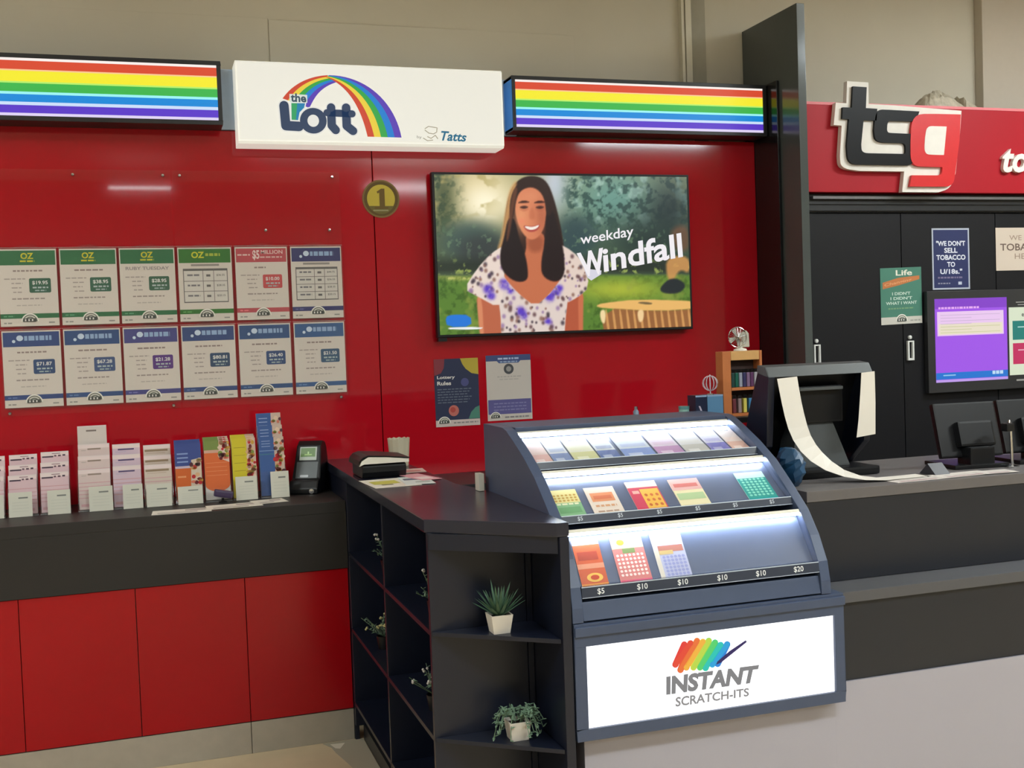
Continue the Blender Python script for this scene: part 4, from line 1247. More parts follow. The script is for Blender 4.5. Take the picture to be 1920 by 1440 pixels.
leaflet(0.705, -1.085, 3, 0.16, 0.24, TP + 0.001, (226, 218, 204), lambda A, w, h: (A.rect(0.02, .09, w * .7, .18, (196, 188, 84), 1), A.rect(.04, .06, w * .5, .085, (120, 112, 60), 1)), 'white leaflet with a yellow patch at the bookcase edge')
leaflet(0.815, -1.060, -4, 0.10, 0.22, TP + 0.002, (214, 220, 216), lambda A, w, h: (A.rect(0.01, .12, w * .8, .17, (96, 104, 122), 1), A.rect(.04, .05, w * .9, .07, (140, 150, 140), 1)), 'pale leaflet with dark patch in the middle of bookcase top')
leaflet(0.890, -0.98, 12, 0.075, 0.20, TP + 0.003, (222, 160, 168), lambda A, w, h: A.rect(0.01, .03, w * .8, .10, (236, 214, 212), 1), 'pink leaflet beside the staff gap on bookcase top')
leaflet(0.885, -0.70, -6, 0.085, 0.12, TP + 0.001, (228, 196, 188), lambda A, w, h: A.rect(0.01, .03, w * .8, .06, (210, 110, 110), 1), 'small pink and red leaflet behind the pale ones')
o = MB().box(0.985, -1.342, TP + 0.0005, 1.003, -1.30, TP + 0.055).build('card_box', WHITE_PLASTIC, origin=(0.994, -1.32, TP), bevel=0.001)
tag(o, 'small pale upright box beside the ticket display on bookcase top', 'box')

# ------------------------------------------------------------------ lit scratch ticket display
DX0, DX1 = 1.0195, 1.790
dc = thing('ticket_display', 'dark curved three tier display of lit scratch tickets above a white lightbox', 'display cabinet', (1.42, -1.7, 0))
PROF = [(-1.30, 1.236), (-1.50, 1.236), (-1.535, 1.229), (-1.60, 1.203), (-1.69, 1.163), (-1.78, 1.114), (-1.87, 1.047), (-1.945, 0.986), (-1.997, 0.920), (-2.034, 0.852), (-2.046, 0.80), (-2.048, 0.762)]
CASE = mat('slate_blue_laminate', (70, 82, 108), 0.4, noise=0.06, nscale=20)
for xa in (DX0, DX1 - 0.030):
    MB().prism([(xa, y, z) for y, z in PROF + [(-1.30, 0.762)]], (0.030, 0, 0)).build('side_panel', CASE, dc, bevel=0.002)
XA, XB = DX0 + 0.031, DX1 - 0.031
MB().box(XA, -1.53, 1.222, XB, -1.30, 1.236).build('top', CASE, dc, bevel=0.002)
MB().box(XA, -1.315, 0.765, XB, -1.30, 1.22).build('back_panel', CASE, dc)
TIER = [((-1.545, 1.217), (-1.712, 1.147)), ((-1.758, 1.118), (-1.900, 1.018)), ((-1.947, 0.978), (-2.033, 0.852))]
LEDM = mat('white_led_strip', (226, 238, 255), 0.4, emit=45.0, noise=0.0)
TRAY = mat('dark_blue_tray', (88, 100, 126), 0.3, noise=0.05)
RAIL = mat('smoky_price_rail', (60, 66, 80), 0.25, noise=0.05)
tier_frames = []
for k, ((ya, za), (yb, zb)) in enumerate(TIER):
    V_ = Vector((0, ya - yb, za - zb)); L = V_.length; V_.normalize()
    N_ = Vector((1, 0, 0)).cross(V_)
    DEP = (0.016, 0.018, 0.022)[k]
    O = Vector((XA, yb, zb)) - N_ * DEP
    A = Art(O, (1, 0, 0), V_)
    tier_frames.append((O, V_, N_, L))
    W = XB - XA
    b = MB(); a = [O, O + Vector((W, 0, 0)), O + Vector((W, 0, 0)) + V_ * L, O + V_ * L]
    b.prism(a, -N_ * 0.008)
    b.build('tray', TRAY, dc)
    # white header lip and the lamp strip under it
    top = O + V_ * L
    b = MB(); b.prism([top + N_ * 0.002, top + N_ * (DEP + .002), top + N_ * (DEP + .002) + V_ * 0.010, top + N_ * 0.002 + V_ * 0.010], (W, 0, 0))
    b.build('tier_lip', WHITE_PLASTIC, dc)
    b = MB(); q = top - V_ * 0.004 + N_ * (DEP - 0.010)
    b.prism([q, q + N_ * 0.009, q + N_ * 0.009 + V_ * 0.0035, q + V_ * 0.0035], (W, 0, 0))
    b.build('light_strip', LEDM, dc)['label'] = 'white glowing light strip'
    # clear cover and the price rail in front of the tray's foot
    c0_ = Vector((XA, yb, zb))
    b = MB(); b.prism([c0_ + V_ * 0.004, c0_ + Vector((W, 0, 0)) + V_ * 0.004, c0_ + Vector((W, 0, 0)) + V_ * (L - .002), c0_ + V_ * (L - .002)], N_ * 0.002)
    b.build('clear_cover', CLEAR, dc)
    hr = 0.030 if k == 2 else 0.024
    RV = Vector((0, 0.35, 1)).normalized() if k < 2 else Vector((0, 0.12, 1)).normalized()
    RN = Vector((1, 0, 0)).cross(RV)
    R0 = c0_ - RV * hr + RN * 0.004
    b = MB(); b.prism([R0, R0 + Vector((W, 0, 0)), R0 + Vector((W, 0, 0)) + RV * hr, R0 + RV * hr], -RN * 0.034)
    rail = b.build('price_rail', RAIL, dc)
    A = Art(R0, (1, 0, 0), RV)
    A.rect(0, hr - 0.0025, W, hr - 0.0002, (196, 206, 216), 1); A.rect(0, 0.0002, W, 0.002, (178, 190, 206), 1)
    lab = (['$2'] * 6, ['$5'] * 6, ['$5', '$10', '$10', '$10', '$10', '$20'])[k]
    for j, tx in enumerate(lab):
        if k == 0: continue
        u = W * (j + 0.5) / 6 - 0.006
        A.text(tx, u, 0.006, 0.017 if k == 2 else 0.013, (232, 236, 238) if k == 2 else (190, 198, 208), 2, 0.012, 'c')
    A.build('price_labels', CARD, rail)
b = MB().prism([(XA, y, z) for y, z in ((-2.046, 0.765), (-2.034, 0.812), (-1.98, 0.812), (-1.98, 0.765))], (XB - XA, 0, 0))
b.build('front_rail', CASE, dc, bevel=0.002)
# lightbox under the display
b = MB()
bx0, bx1, bz0, bz1 = 1.0215, 1.828, 0.452, 0.760
b.box(bx0, -2.05, bz1 - 0.060, bx1, -1.33, bz1).box(bx0, -2.05, bz0, bx1, -1.33, bz0 + 0.031)
b.box(bx0, -2.05, bz0 + 0.031, bx0 + 0.032, -1.33, bz1 - 0.060).box(bx1 - 0.030, -2.05, bz0 + 0.031, bx1, -1.33, bz1 - 0.060)
b.build('lightbox_frame', CASE, dc, bevel=0.002)
MB().box(bx0, -2.058, 0.728, bx1, -2.0505, 0.752).build('front_ledge', CASE, dc, bevel=0.002)
SIGN = (bx0 + 0.032, bz0 + 0.031, bx1 - 0.030, bz1 - 0.060)
A = Art((SIGN[0], -2.041, SIGN[1])); sw, sh = SIGN[2] - SIGN[0], SIGN[3] - SIGN[1]
A.card(sw, sh, 0.006, (250, 252, 255))
ss = A.build('sign_face', vmat('bright_backlit_face', 0.35, 1.7, 0.3, 0.0), dc)
A = Art((SIGN[0], -2.0408, SIGN[1]))
# trace frame: corners of the lit face in the traced drawing
A.T = homography([(80, 245), (1118, 118), (1127, 438), (92, 592)], [(0, sh), (sw, sh), (sw, 0), (0, 0)])
def z6(x, y): return (x / 9.0 + 1240 - 1060) * 1920 / 860, (y / 9.0 + 1180 - 1100) * 1920 / 860
GY = (128, 128, 130)
A.textq('INSTANT', [z6(80, 1105), z6(1580, 900), z6(1650, 595), z6(80, 790)], GY, 2, 0.05)
A.textq('SCRATCH-ITS', [z6(235, 1305), z6(1480, 1125), z6(1480, 985), z6(240, 1140)], (140, 138, 138), 2, 0.028)
cols = [(226, 62, 56), (230, 86, 50), (236, 140, 60), (244, 214, 70), (130, 214, 80), (40, 200, 140), (40, 190, 220), (40, 130, 214)]
tops = [(385, 250), (490, 230), (600, 190), (700, 205), (800, 190), (905, 220), (1000, 260), (1110, 250)]
bots = [(235, 590), (320, 680), (420, 640), (540, 640), (650, 640), (745, 650), (860, 590), (950, 580)]
pts_l = []
for k in range(8):
    A.stroke([z6(*tops[k]), z6(*bots[k])], 27, cols[k], 1 + k % 2)
    if k < 7: A.stroke([z6(*bots[k]), z6(*tops[k + 1])], 22, tuple((a + c) // 2 for a, c in zip(cols[k], cols[k + 1])), 3)
A.poly([z6(920, 590), z6(1000, 560), z6(1440, 210), z6(1420, 180), z6(1150, 360), z6(940, 540)], (46, 34, 92), 5)
A.build('sign_print', vmat('backlit_print', 0.35, 1.0, 0.3, 0.0), ss)
# pale plinth under it
MB().box(1.06, -1.994, 0.0, 1.8315, -1.35, 0.450).build('plinth', mat('pale_mauve_laminate', (172, 169, 180), 0.5, noise=0.03, nscale=5), dc, bevel=0.002)

# scratch tickets
TK = 'scratch tickets in the lit display'


def grid_dots(A, u0, v0, u1, v1, nx_, ny_, c, layer=2, r=.35):
    for i in range(nx_):
        for j in range(ny_):
            A.ell(u0 + (u1 - u0) * (i + .5) / nx_, v0 + (v1 - v0) * (j + .5) / ny_, (u1 - u0) / nx_ * r, (v1 - v0) / ny_ * r, c, layer, 8)


def ticket(tier, u, w, h, v0, base, draw, label):
    O, V_, N_, L = tier_frames[tier]
    A = Art(O + Vector((u, 0, 0)) + V_ * v0 + N_ * 0.0025, (1, 0, 0), V_)
    A.card(w, h, 0.0018, base); draw(A, w, h)
    o = A.build('scratch_ticket', CARD, origin=tuple(O + Vector((u + w / 2, 0, 0)) + V_ * v0 + N_ * .001))
    tag(o, label, 'scratch ticket', TK)


def t_orange(A, w, h):
    A.rect(0, 0, w, h * .86, (206, 96, 62), 1); A.rect(0, h * .86, w, h, (222, 206, 196), 1); A.rect(.1 * w, h * .55, w * .85, h * .72, (170, 70, 56), 2); A.rect(0, h * .38, w, h * .48, (222, 150, 120), 2)
    A.ell(w * .55, h * .2, w * .3, h * .09, (240, 190, 90), 2); A.ell(w * .55, h * .2, w * .16, h * .05, (200, 70, 40), 3); A.rect(0, 0, w, h * .08, (230, 150, 60), 2)


def t_pinkgrid(A, w, h):
    A.rect(0, 0, w, h, (214, 130, 128), 1); A.rect(0, h * .72, w, h, (212, 200, 170), 2); A.rect(w * .3, h * .62, w * .7, h * .72, (120, 140, 90), 2)
    grid_dots(A, .05 * w, h * .14, w * .95, h * .62, 7, 6, (246, 226, 222), 3); A.rect(0, 0, w, h * .08, (222, 90, 120), 2); A.ell(w * .3, h * .85, w * .12, h * .06, (196, 150, 60), 3)


def t_lilac(A, w, h):
    A.rect(0, 0, w, h, (186, 190, 218), 1); A.rect(0, h * .78, w, h, (222, 228, 238), 2); A.rect(.15 * w, h * .55, w * .95, h * .68, (176, 116, 104), 2); A.rect(.15 * w, h * .5, w * .6, h * .58, (200, 176, 120), 3)
    grid_dots(A, .2 * w, h * .06, w * .95, h * .48, 6, 6, (150, 156, 206), 3, .42); A.rect(0, 0, w * .14, h, (214, 206, 192), 2)


def t_green(A, w, h):
    A.rect(0, 0, w, h * .55, (136, 186, 140), 1); A.rect(0, h * .55, w, h, (226, 214, 150), 1); grid_dots(A, 0.05 * w, h * .58, w * .95, h * .85, 6, 3, (190, 150, 60), 2); A.rect(.1 * w, h * .2, w * .9, h * .4, (110, 166, 116), 2)
    A.lines(.1 * w, .9 * w, h * .48, .006, (236, 232, 200), 2, 3)


def t_peach(A, w, h):
    A.rect(0, 0, w, h, (228, 214, 200), 1); A.rect(.12 * w, h * .5, w * .88, h * .8, (226, 150, 108), 2); A.rect(.2 * w, h * .58, w * .8, h * .7, (214, 120, 84), 3); A.lines(.15 * w, .85 * w, h * .32, .008, (214, 160, 120), 2, 4); A.lines(.15 * w, .85 * w, h * .14, .006, (180, 150, 130), 2, 6)


def t_redyel(A, w, h):
    A.rect(0, 0, w, h, (206, 70, 96), 1); A.rect(.36 * w, h * .12, w * .96, h * .74, (240, 188, 84), 2); grid_dots(A, .4 * w, h * .15, w * .94, h * .62, 3, 3, (206, 110, 60), 3, .3); A.rect(0, h * .8, w, h, (236, 222, 212), 2); A.rect(.1 * w, h * .6, w * .32, h * .7, (236, 180, 170), 2)


def t_pastel(A, w, h):
    A.rect(0, 0, w, h, (232, 222, 180), 1); A.rect(0, h * .62, w, h, (226, 178, 172), 2); A.rect(.1 * w, h * .72, w * .9, h * .84, (206, 116, 110), 3); A.rect(.05 * w, h * .3, w * .95, h * .52, (176, 200, 150), 2); A.rect(.1 * w, h * .06, w * .9, h * .12, (206, 180, 90), 2)


def t_teal(A, w, h):
    A.rect(0, 0, w, h, (30, 156, 150), 1); A.rect(0, h * .8, w, h, (190, 232, 220), 2); grid_dots(A, .06 * w, h * .2, w * .94, h * .8, 6, 7, (150, 226, 206), 3, .36); A.rect(0, 0, w, h * .12, (30, 170, 190), 2)


L3 = tier_frames[2][3]
ticket(2, 0.012, 0.076, L3 - 0.010, 0.002, (222, 200, 190), t_orange, 'orange ticket at left end of the bottom tier')
ticket(2, 0.122, 0.092, L3 - 0.012, 0.002, (220, 180, 176), t_pinkgrid, 'pink gridded ticket in the bottom tier')
ticket(2, 0.240, 0.092, L3 - 0.008, 0.002, (214, 214, 226), t_lilac, 'lilac and white ticket in the bottom tier')
ticket(1, 0.004, 0.080, 0.118, 0.002, (226, 220, 190), t_green, 'yellow and green ticket at left end of the middle tier')
ticket(1, 0.108, 0.090, 0.118, 0.002, (228, 220, 210), t_peach, 'cream ticket with a peach box in the middle tier')
ticket(1, 0.238, 0.094, 0.128, 0.002, (226, 200, 190), t_redyel, 'red and yellow ticket in the middle tier')
ticket(1, 0.372, 0.094, 0.124, 0.002, (230, 222, 200), t_pastel, 'pink and cream ticket left of the empty middle tier slot')
ticket(1, 0.590, 0.094, 0.130, 0.002, (190, 230, 220), t_teal, 'teal gridded ticket at right end of the middle tier')
for k, (u, w_, c1, c2, lab) in enumerate(((0.006, 0.056, (232, 210, 206), (220, 176, 170), 'pale pink ticket at left end of the top tier'), (0.066, 0.058, (224, 228, 236), (120, 140, 186), 'white and slate blue ticket in the top tier'),
        (0.130, 0.078, (232, 232, 214), (206, 206, 150), 'cream and yellow ticket in the top tier'), (0.214, 0.062, (226, 232, 238), (96, 116, 170), 'white ticket with a navy spot in the top tier'),
        (0.290, 0.100, (216, 226, 236), (126, 150, 206), 'wide pale blue ticket in the top tier'), (0.398, 0.086, (226, 214, 230), (186, 140, 186), 'pink and purple ticket in the top tier'), (0.490, 0.080, (220, 220, 222), (190, 188, 180), 'grey white ticket in the top tier'),
        (0.576, 0.064, (214, 214, 232), (120, 116, 190), 'violet ticket in the top tier'), (0.646, 0.058, (234, 220, 216), (222, 180, 166), 'peach ticket at right end of the top tier'))):
    def drw(A, w, h, c2=c2, k=k):
        A.rect(0, 0, w, h * .42, c2, 1); A.lines(w * .25, w * .75, h * .86, .006, (140, 140, 146), 2, k); A.rect(w * .1, h * .48, w * .9, h * .60, tuple((a + 255) // 2 for a in c2), 2)
        A.rect(w * .15, h * .12, w * .6, h * .24, tuple((a + 255) // 2 for a in c2), 2)
    ticket(0, u, w_, 0.160, 0.002, c1, drw, lab)

# ------------------------------------------------------------------ right counter
rc = thing('sales_counter', 'dark stepped sales counter with a pale base at right of the ticket display', 'counter', (3.4, -1.6, 0))
RCM = mat('dark_grey_laminate', (33, 36, 44), 0.42, noise=0.06, nscale=16)
MB().box(1.832, -1.872, 0.990, 6.6, -1.30, 1.022).build('worktop', mat('grey_worktop', (104, 100, 100), 0.45, noise=0.05), rc, bevel=0.002)
MB().box(1.832, -1.868, 0.748, 6.6, -1.82, 0.989).build('upper_panel', RCM, rc)
MB().box(1.832, -1.998, 0.715, 6.6, -1.80, 0.7465).build('bag_shelf', mat('slate_shelf_laminate', (86, 86, 90), 0.4, noise=0.05), rc, bevel=0.002)
MB().box(1.832, -1.985, 0.488, 6.6, -1.80, 0.714).build('lower_panel', RCM, rc)
MB().box(1.832, -1.992, 0.0, 6.6, -1.80, 0.487).build('plinth', mat('pale_mauve_laminate', (172, 169, 180), 0.5), rc)
MB().box(1.84, -1.79, 0.0, 6.6, -1.34, 0.988).build('carcass', BLACK_SATIN, rc)

# ------------------------------------------------------------------ customer display / lottery terminal seen from behind
CT = 1.0225
tm = thing('lottery_terminal', 'large black lottery terminal seen from behind on the sales counter', 'terminal', (2.07, -1.50, CT))
b = MB()
# open back shell: roof, cheeks and recessed rear
b.prism([(1.862, y, z) for y, z in ((-1.625, 1.352), (-1.605, 1.384), (-1.555, 1.390), (-1.555, 1.366), (-1.60, 1.355))], (0.385, 0, 0))
b.build('hood', GREY_PLASTIC, tm, bevel=0.004)
for xa in (1.862, 2.224):
    MB().prism([(xa, y, z) for y, z in ((-1.625, 1.352), (-1.557, 1.366), (-1.50, 1.25), (-1.44, 1.09), (-1.50, 1.05), (-1.60, 1.13))], (0.023, 0, 0)).build('cheek', NAVY_BLACK, tm, bevel=0.003)
MB().prism([(1.885, y, z) for y, z in ((-1.575, 1.366), (-1.557, 1.366), (-1.50, 1.25), (-1.44, 1.09), (-1.46, 1.08), (-1.52, 1.25))], (0.339, 0, 0)).build('rear_cover', BLACK_PLASTIC, tm)
b = MB().box(1.955, -1.575, 1.195, 2.165, -1.52, 1.315)
b.build('bracket', BLACK_PLASTIC, tm, bevel=0.008)
MB().box(1.99, -1.600, 1.302, 2.15, -1.56, 1.312).build('cable_tray', GREY_PLASTIC, tm, bevel=0.002)
b = MB().prism([(2.005, -1.56, 1.195), (2.135, -1.56, 1.195), (2.185, -1.58, 1.050), (1.96, -1.58, 1.050)], (0, 0.09, 0))
b.build('neck', GREY_PLASTIC, tm, bevel=0.006)
MB().box(1.90, -1.640, CT + 0.0005, 2.255, -1.40, CT + 0.028).build('base', BLACK_PLASTIC, tm, bevel=0.008)


def ribbon_paper(name, pts, x0, x1, label, cat, dx=None):
    """a strip of till roll following a path of (x, y, z), width from its own side vector"""
    b = MB(); n = len(pts)
    A_ = [Vector(p) for p in pts]
    for i in range(n - 1):
        wa = x0[i] if isinstance(x0, list) else x0; wb = x0[i + 1] if isinstance(x0, list) else x0
        b.face([A_[i], A_[i] + Vector(wa), A_[i + 1] + Vector(wb), A_[i + 1]], (226, 220, 210))
    b2 = MB()
    t = []
    for i in range(n):
        d = (A_[min(n - 1, i + 1)] - A_[max(0, i - 1)]).normalized(); wv = Vector(x0[i] if isinstance(x0, list) else x0)
        t.append(d.cross(wv).normalized() * 0.0006)
    Vq = []; Fq = []
    for i in range(n):
        wv = Vector(x0[i] if isinstance(x0, list) else x0)
        Vq += [A_[i], A_[i] + wv, A_[i] + wv + t[i], A_[i] + t[i]]
    for i in range(n - 1):
        for k in range(4): Fq.append((i * 4 + k, i * 4 + (k + 1) % 4, i * 4 + 4 + (k + 1) % 4, i * 4 + 4 + k))
    Fq += [(0, 3, 2, 1), (4 * n - 4, 4 * n - 3, 4 * n - 2, 4 * n - 1)]
    b2.mesh(Vq, Fq, (226, 220, 210))
    # faint print along the strip
    for i in range(1, n - 1):
        if i % 2 and i < 5 or x1:
            wv = Vector(x0[i] if isinstance(x0, list) else x0)
            for sgn in (1,):
                p = A_[i] + wv * .2 + t[i] * -.6; q = A_[i] + wv * .75 + t[i] * -.6; dd = (A_[i + 1] - A_[i]) * .12
                b2.face([p, q, q + dd, p + dd], (178, 172, 164))
    o = b2.build(name, PAPER, origin=tuple(A_[-1]))
    tag(o, label, cat)


path = [(1.888, -1.632, 1.347), (1.890, -1.640, 1.31), (1.893, -1.648, 1.27), (1.897, -1.656, 1.23), (1.904, -1.664, 1.19), (1.914, -1.674, 1.155), (1.930, -1.690, 1.12), (1.952, -1.71, 1.09),
        (1.985, -1.738, 1.062), (2.03, -1.77, 1.042), (2.085, -1.80, 1.031), (2.15, -1.81, 1.0265), (2.23, -1.80, 1.0255), (2.32, -1.79, 1.0250)]
wid = [(0.072, 0, 0.004), (0.071, 0, 0.004), (0.070, 0, 0.003), (0.070, .0, 0.003), (0.068, 0.0, 0.006), (0.066, 0.004, 0.010), (0.062, 0.010, 0.016), (0.056, 0.022, 0.022), (0.046, 0.036, 0.022), (0.034, 0.05, 0.014), (0.022, 0.058, 0.006), (0.012, 0.062, 0.001), (0.006, 0.064, 0), (0.004, 0.064, 0)]
ribbon_paper('receipt_roll', path, wid, False, 'long white receipt curling from the terminal down onto the counter', 'receipt')
ribbon_paper('receipt_strip', [(2.192, -1.640, 1.353), (2.184, -1.645, 1.30), (2.176, -1.649, 1.25), (2.169, -1.651, 1.20), (2.160, -1.652, 1.147)], [(0.050, 0, 0.003), (0.055, 0, .003), (0.060, 0, .004), (0.064, 0, .005), (0.071, 0, 0.007)], False, 'shorter white receipt hanging straight from the right side of terminal', 'receipt')
# forms along the counter edge
for (x, y, w, h, rot, lab, zz) in ((2.16, -1.858, 0.20, 0.060, 3, 'white form beside the receipt end on the sales counter', CT + 0.0009), (2.34, -1.85, 0.21, 0.085, 4, 'white form in front of the screen back on the sales counter', CT + 0.0018), (2.50, -1.845, 0.12, 0.07, -3, 'small white form nearest the picture edge on sales counter', CT + 0.0027)):
    c, s_n = math.cos(math.radians(rot)), math.sin(math.radians(rot))
    A = Art((x, y, zz), (c, s_n, 0), (-s_n, c, 0)); A.card(w, h, .0008, (214, 206, 200)); A.rect(.02, .01, w * .8, .02, (170, 130, 136), 1); A.rect(.03, .035, w * .9, .042, (180, 174, 170), 1)
    tag(A.build('counter_form', PAPER, origin=(x, y, zz)), lab, 'paper', 'forms on the sales counter')


# point of sale screens seen from behind
def pos_screen(x, y, label, tilt=16, rot=-6):
    t = thing('sales_screen', label, 'monitor', (x, y, CT), 'sales screens seen from behind')
    M0 = Matrix.Translation((x, y, CT)) @ Matrix.Rotation(math.radians(rot), 4, 'Z')
    Mt = M0 @ Matrix.Translation((0, 0, 0.035)) @ Matrix.Rotation(math.radians(-tilt), 4, 'X')
    MB().box(-0.115, 0.0, 0.0, 0.115, 0.022, 0.185, M=Mt).build('panel', BLACK_PLASTIC, t, bevel=0.006)
    MB().box(-0.055, -0.030, 0.03, 0.075, 0.0, 0.115, M=Mt).build('rear_housing', BLACK_PLASTIC, t, bevel=0.008)
    MB().box(-0.04, -0.045, 0.0005, 0.05, 0.03, 0.07, M=M0).build('neck', BLACK_PLASTIC, t, bevel=0.006)
    MB().box(-0.10, -0.05, 0.0005, 0.10, 0.13, 0.014, M=M0).build('base', BLACK_PLASTIC, t, bevel=0.004)


pos_screen(2.605, -1.66, 'black tilted sales screen back left of the chrome scanner stand')
pos_screen(2.865, -1.66, 'black sales screen back cut by the picture edge')
sc_ = thing('scanner_stand', 'thin chrome gooseneck stand between two black screens', 'stand', (2.645, -1.735, CT))
b = MB()
pts = [(2.697, -1.735, CT + 0.004), (2.695, -1.735, CT + 0.05), (2.691, -1.737, CT + 0.10), (2.687, -1.74, CT + 0.135), (2.681, -1.745, CT + 0.15), (2.673, -1.75, CT + 0.153), (2.667, -1.755, CT + 0.146)]
b.tube(pts, 0.0048, 10)
b.build('gooseneck', CHROME, sc_, smooth=True)
MB().lathe((2.697, -1.735, CT + 0.0005), [(0.0001, 0), (0.022, 0), (0.022, 0.004), (0.006, 0.008), (0.0001, 0.008)], 18).build('base', CHROME, sc_, smooth=True)
MB().box(2.643, -1.775, CT + 0.122, 2.673, -1.745, CT + 0.148).build('head', BLACK_PLASTIC, sc_, bevel=0.005)
o = MB().prism([(2.36, -1.78, CT + 0.0005), (2.36, -1.70, CT + 0.0005), (2.36, -1.74, CT + 0.035)], (0.055, 0.0, 0)).build('tent_card', mat('grey_card', (56, 55, 62), 0.5), origin=(2.385, -1.74, CT))
tag(o, 'small dark grey folded tent card left of the sales screen', 'card')

# ------------------------------------------------------------------ shelf of lighters and bits standing behind the display
LSX, LSY = 1.895, -1.245
tb = thing('staff_shelf', 'dark staff shelf behind the ticket display', 'shelf', (1.75, -1.22, 0))
MB().box(1.30, -1.298, 1.185, 2.12, -1.12, 1.205).build('shelf_board', BLACK_SATIN, tb, bevel=0.002)
for xa in (1.32, 2.08): MB().box(xa, -1.29, 0.0, xa + 0.03, -1.13, 1.184).build('leg', BLACK_SATIN, tb)
SH = 1.2055
WOOD = mat('orange_wood', (196, 116, 62), 0.5, noise=0.15, nscale=25)
ws = thing('lighter_rack', 'small orange wooden two tier rack beside the display corner', 'rack', (1.975, -1.22, SH))
rx0, rx1, rz1 = 1.903, 2.058, 1.432
b = MB().box(rx0, -1.255, SH, rx0 + 0.032, -1.205, rz1)
b.build('side_board', WOOD, ws, bevel=0.002)
MB().box(rx1 - 0.010, -1.255, SH, rx1, -1.205, rz1).build('side_board', WOOD, ws, bevel=0.002)
o = MB().box(rx0 + 0.033, -1.255, rz1 - 0.032, rx1 - 0.011, -1.205, rz1).build('top_board', mat('pale_orange_wood', (214, 164, 100), 0.5, noise=0.12, nscale=25), ws, bevel=0.002)
for z in (SH, SH + 0.09): MB().box(rx0 + 0.033, -1.255, z, rx1 - 0.011, -1.205, z + 0.010).build('tier_board', WOOD, ws)
MB().box(rx0 + 0.033, -1.213, SH + 0.011, rx1 - 0.011, -1.205, rz1 - 0.033).build('back_board', mat('dark_brown_board', (60, 40, 34), 0.6), ws)
lcols = [((40, 70, 66), 'dark teal'), ((36, 96, 80), 'green'), ((150, 156, 170), 'grey'), ((60, 58, 96), 'indigo'), ((130, 104, 134), 'mauve'), ((96, 60, 96), 'purple'), ((176, 176, 182), 'silver'),
         ((116, 60, 66), 'maroon'), ((150, 130, 130), 'taupe'), ((206, 196, 96), 'yellow'), ((70, 130, 176), 'blue'), ((44, 70, 80), 'petrol')]
for k, (c, nm) in enumerate(lcols):
    top = k < 7; j = k if top else k - 7; nn = 7 if top else 5
    x = rx0 + 0.036 + (rx1 - rx0 - 0.050) * (j + .5) / nn; z = SH + (0.101 if top else 0.011)
    t = thing('cigarette_lighter', '%s lighter standing in the %s tier of wooden rack' % (nm, 'upper' if top else 'lower'), 'lighter', (x, -1.240, z), 'lighters in the wooden rack')
    MB().box(x - 0.0062, -1.248, z, x + 0.0062, -1.232, z + 0.050).build('body', mat('lighter_' + nm, c, 0.3), t, bevel=0.002)
    MB().box(x - 0.0056, -1.247, z + 0.0502, x + 0.0056, -1.233, z + 0.062).build('cap', CHROME, t)
# desk fan on the rack
fn = thing('desk_fan', 'small silver fan standing on the wooden rack', 'fan', (1.985, -1.225, rz1))
b = MB().lathe((1.990, -1.225, rz1 + 0.0005), [(0.0001, 0), (0.024, 0), (0.022, 0.006), (0.008, 0.010), (0.007, 0.03), (0.0001, 0.03)], 18); b.build('base', WHITE_PLASTIC, fn, smooth=True)
b = MB()
for k in range(14):
    a = PI * k / 14
    b.tube([(1.975 + 0.034 * math.cos(a) * s, -1.235 - 0.010 * (1 - abs(s)), rz1 + 0.048 + 0.034 * math.sin(a) * s) for s in (-1, -.5, 0, .5, 1)], 0.0007, 5)
b.tube([(1.975 + 0.035 * math.cos(2 * PI * k / 24), -1.235, rz1 + 0.048 + 0.035 * math.sin(2 * PI * k / 24)) for k in range(25)], 0.0018, 6)
b.build('guard', CHROME, fn)
b = MB()
for k in range(4):
    a = 2 * PI * k / 4 + .3
    c, s_n = math.cos(a), math.sin(a)
    b.prism([(1.975 + c * .005 - s_n * .004, -1.232, rz1 + .048 + s_n * .005 + c * .004), (1.975 + c * .029 - s_n * .012, -1.232, rz1 + .048 + s_n * .029 + c * .012), (1.975 + c * .031 + s_n * .006, -1.228, rz1 + .048 + s_n * .031 - c * .006), (1.975 + c * .005 + s_n * .004, -1.229, rz1 + .048 + s_n * .005 - c * .004)], (0, .0012, 0))
b.build('blades', mat('pale_fan_blade', (206, 204, 196), 0.4), fn)
b = MB().prism([(2.0, -1.222, rz1 + 0.012), (2.03, -1.222, rz1 + 0.012), (2.028, -1.222, rz1 + 0.060), (2.018, -1.222, rz1 + 0.072), (2.004, -1.222, rz1 + 0.060)], (0, 0.012, 0)); b.build('motor', mat('grey_white_fan', (186, 184, 172), 0.4), fn, bevel=0.004)
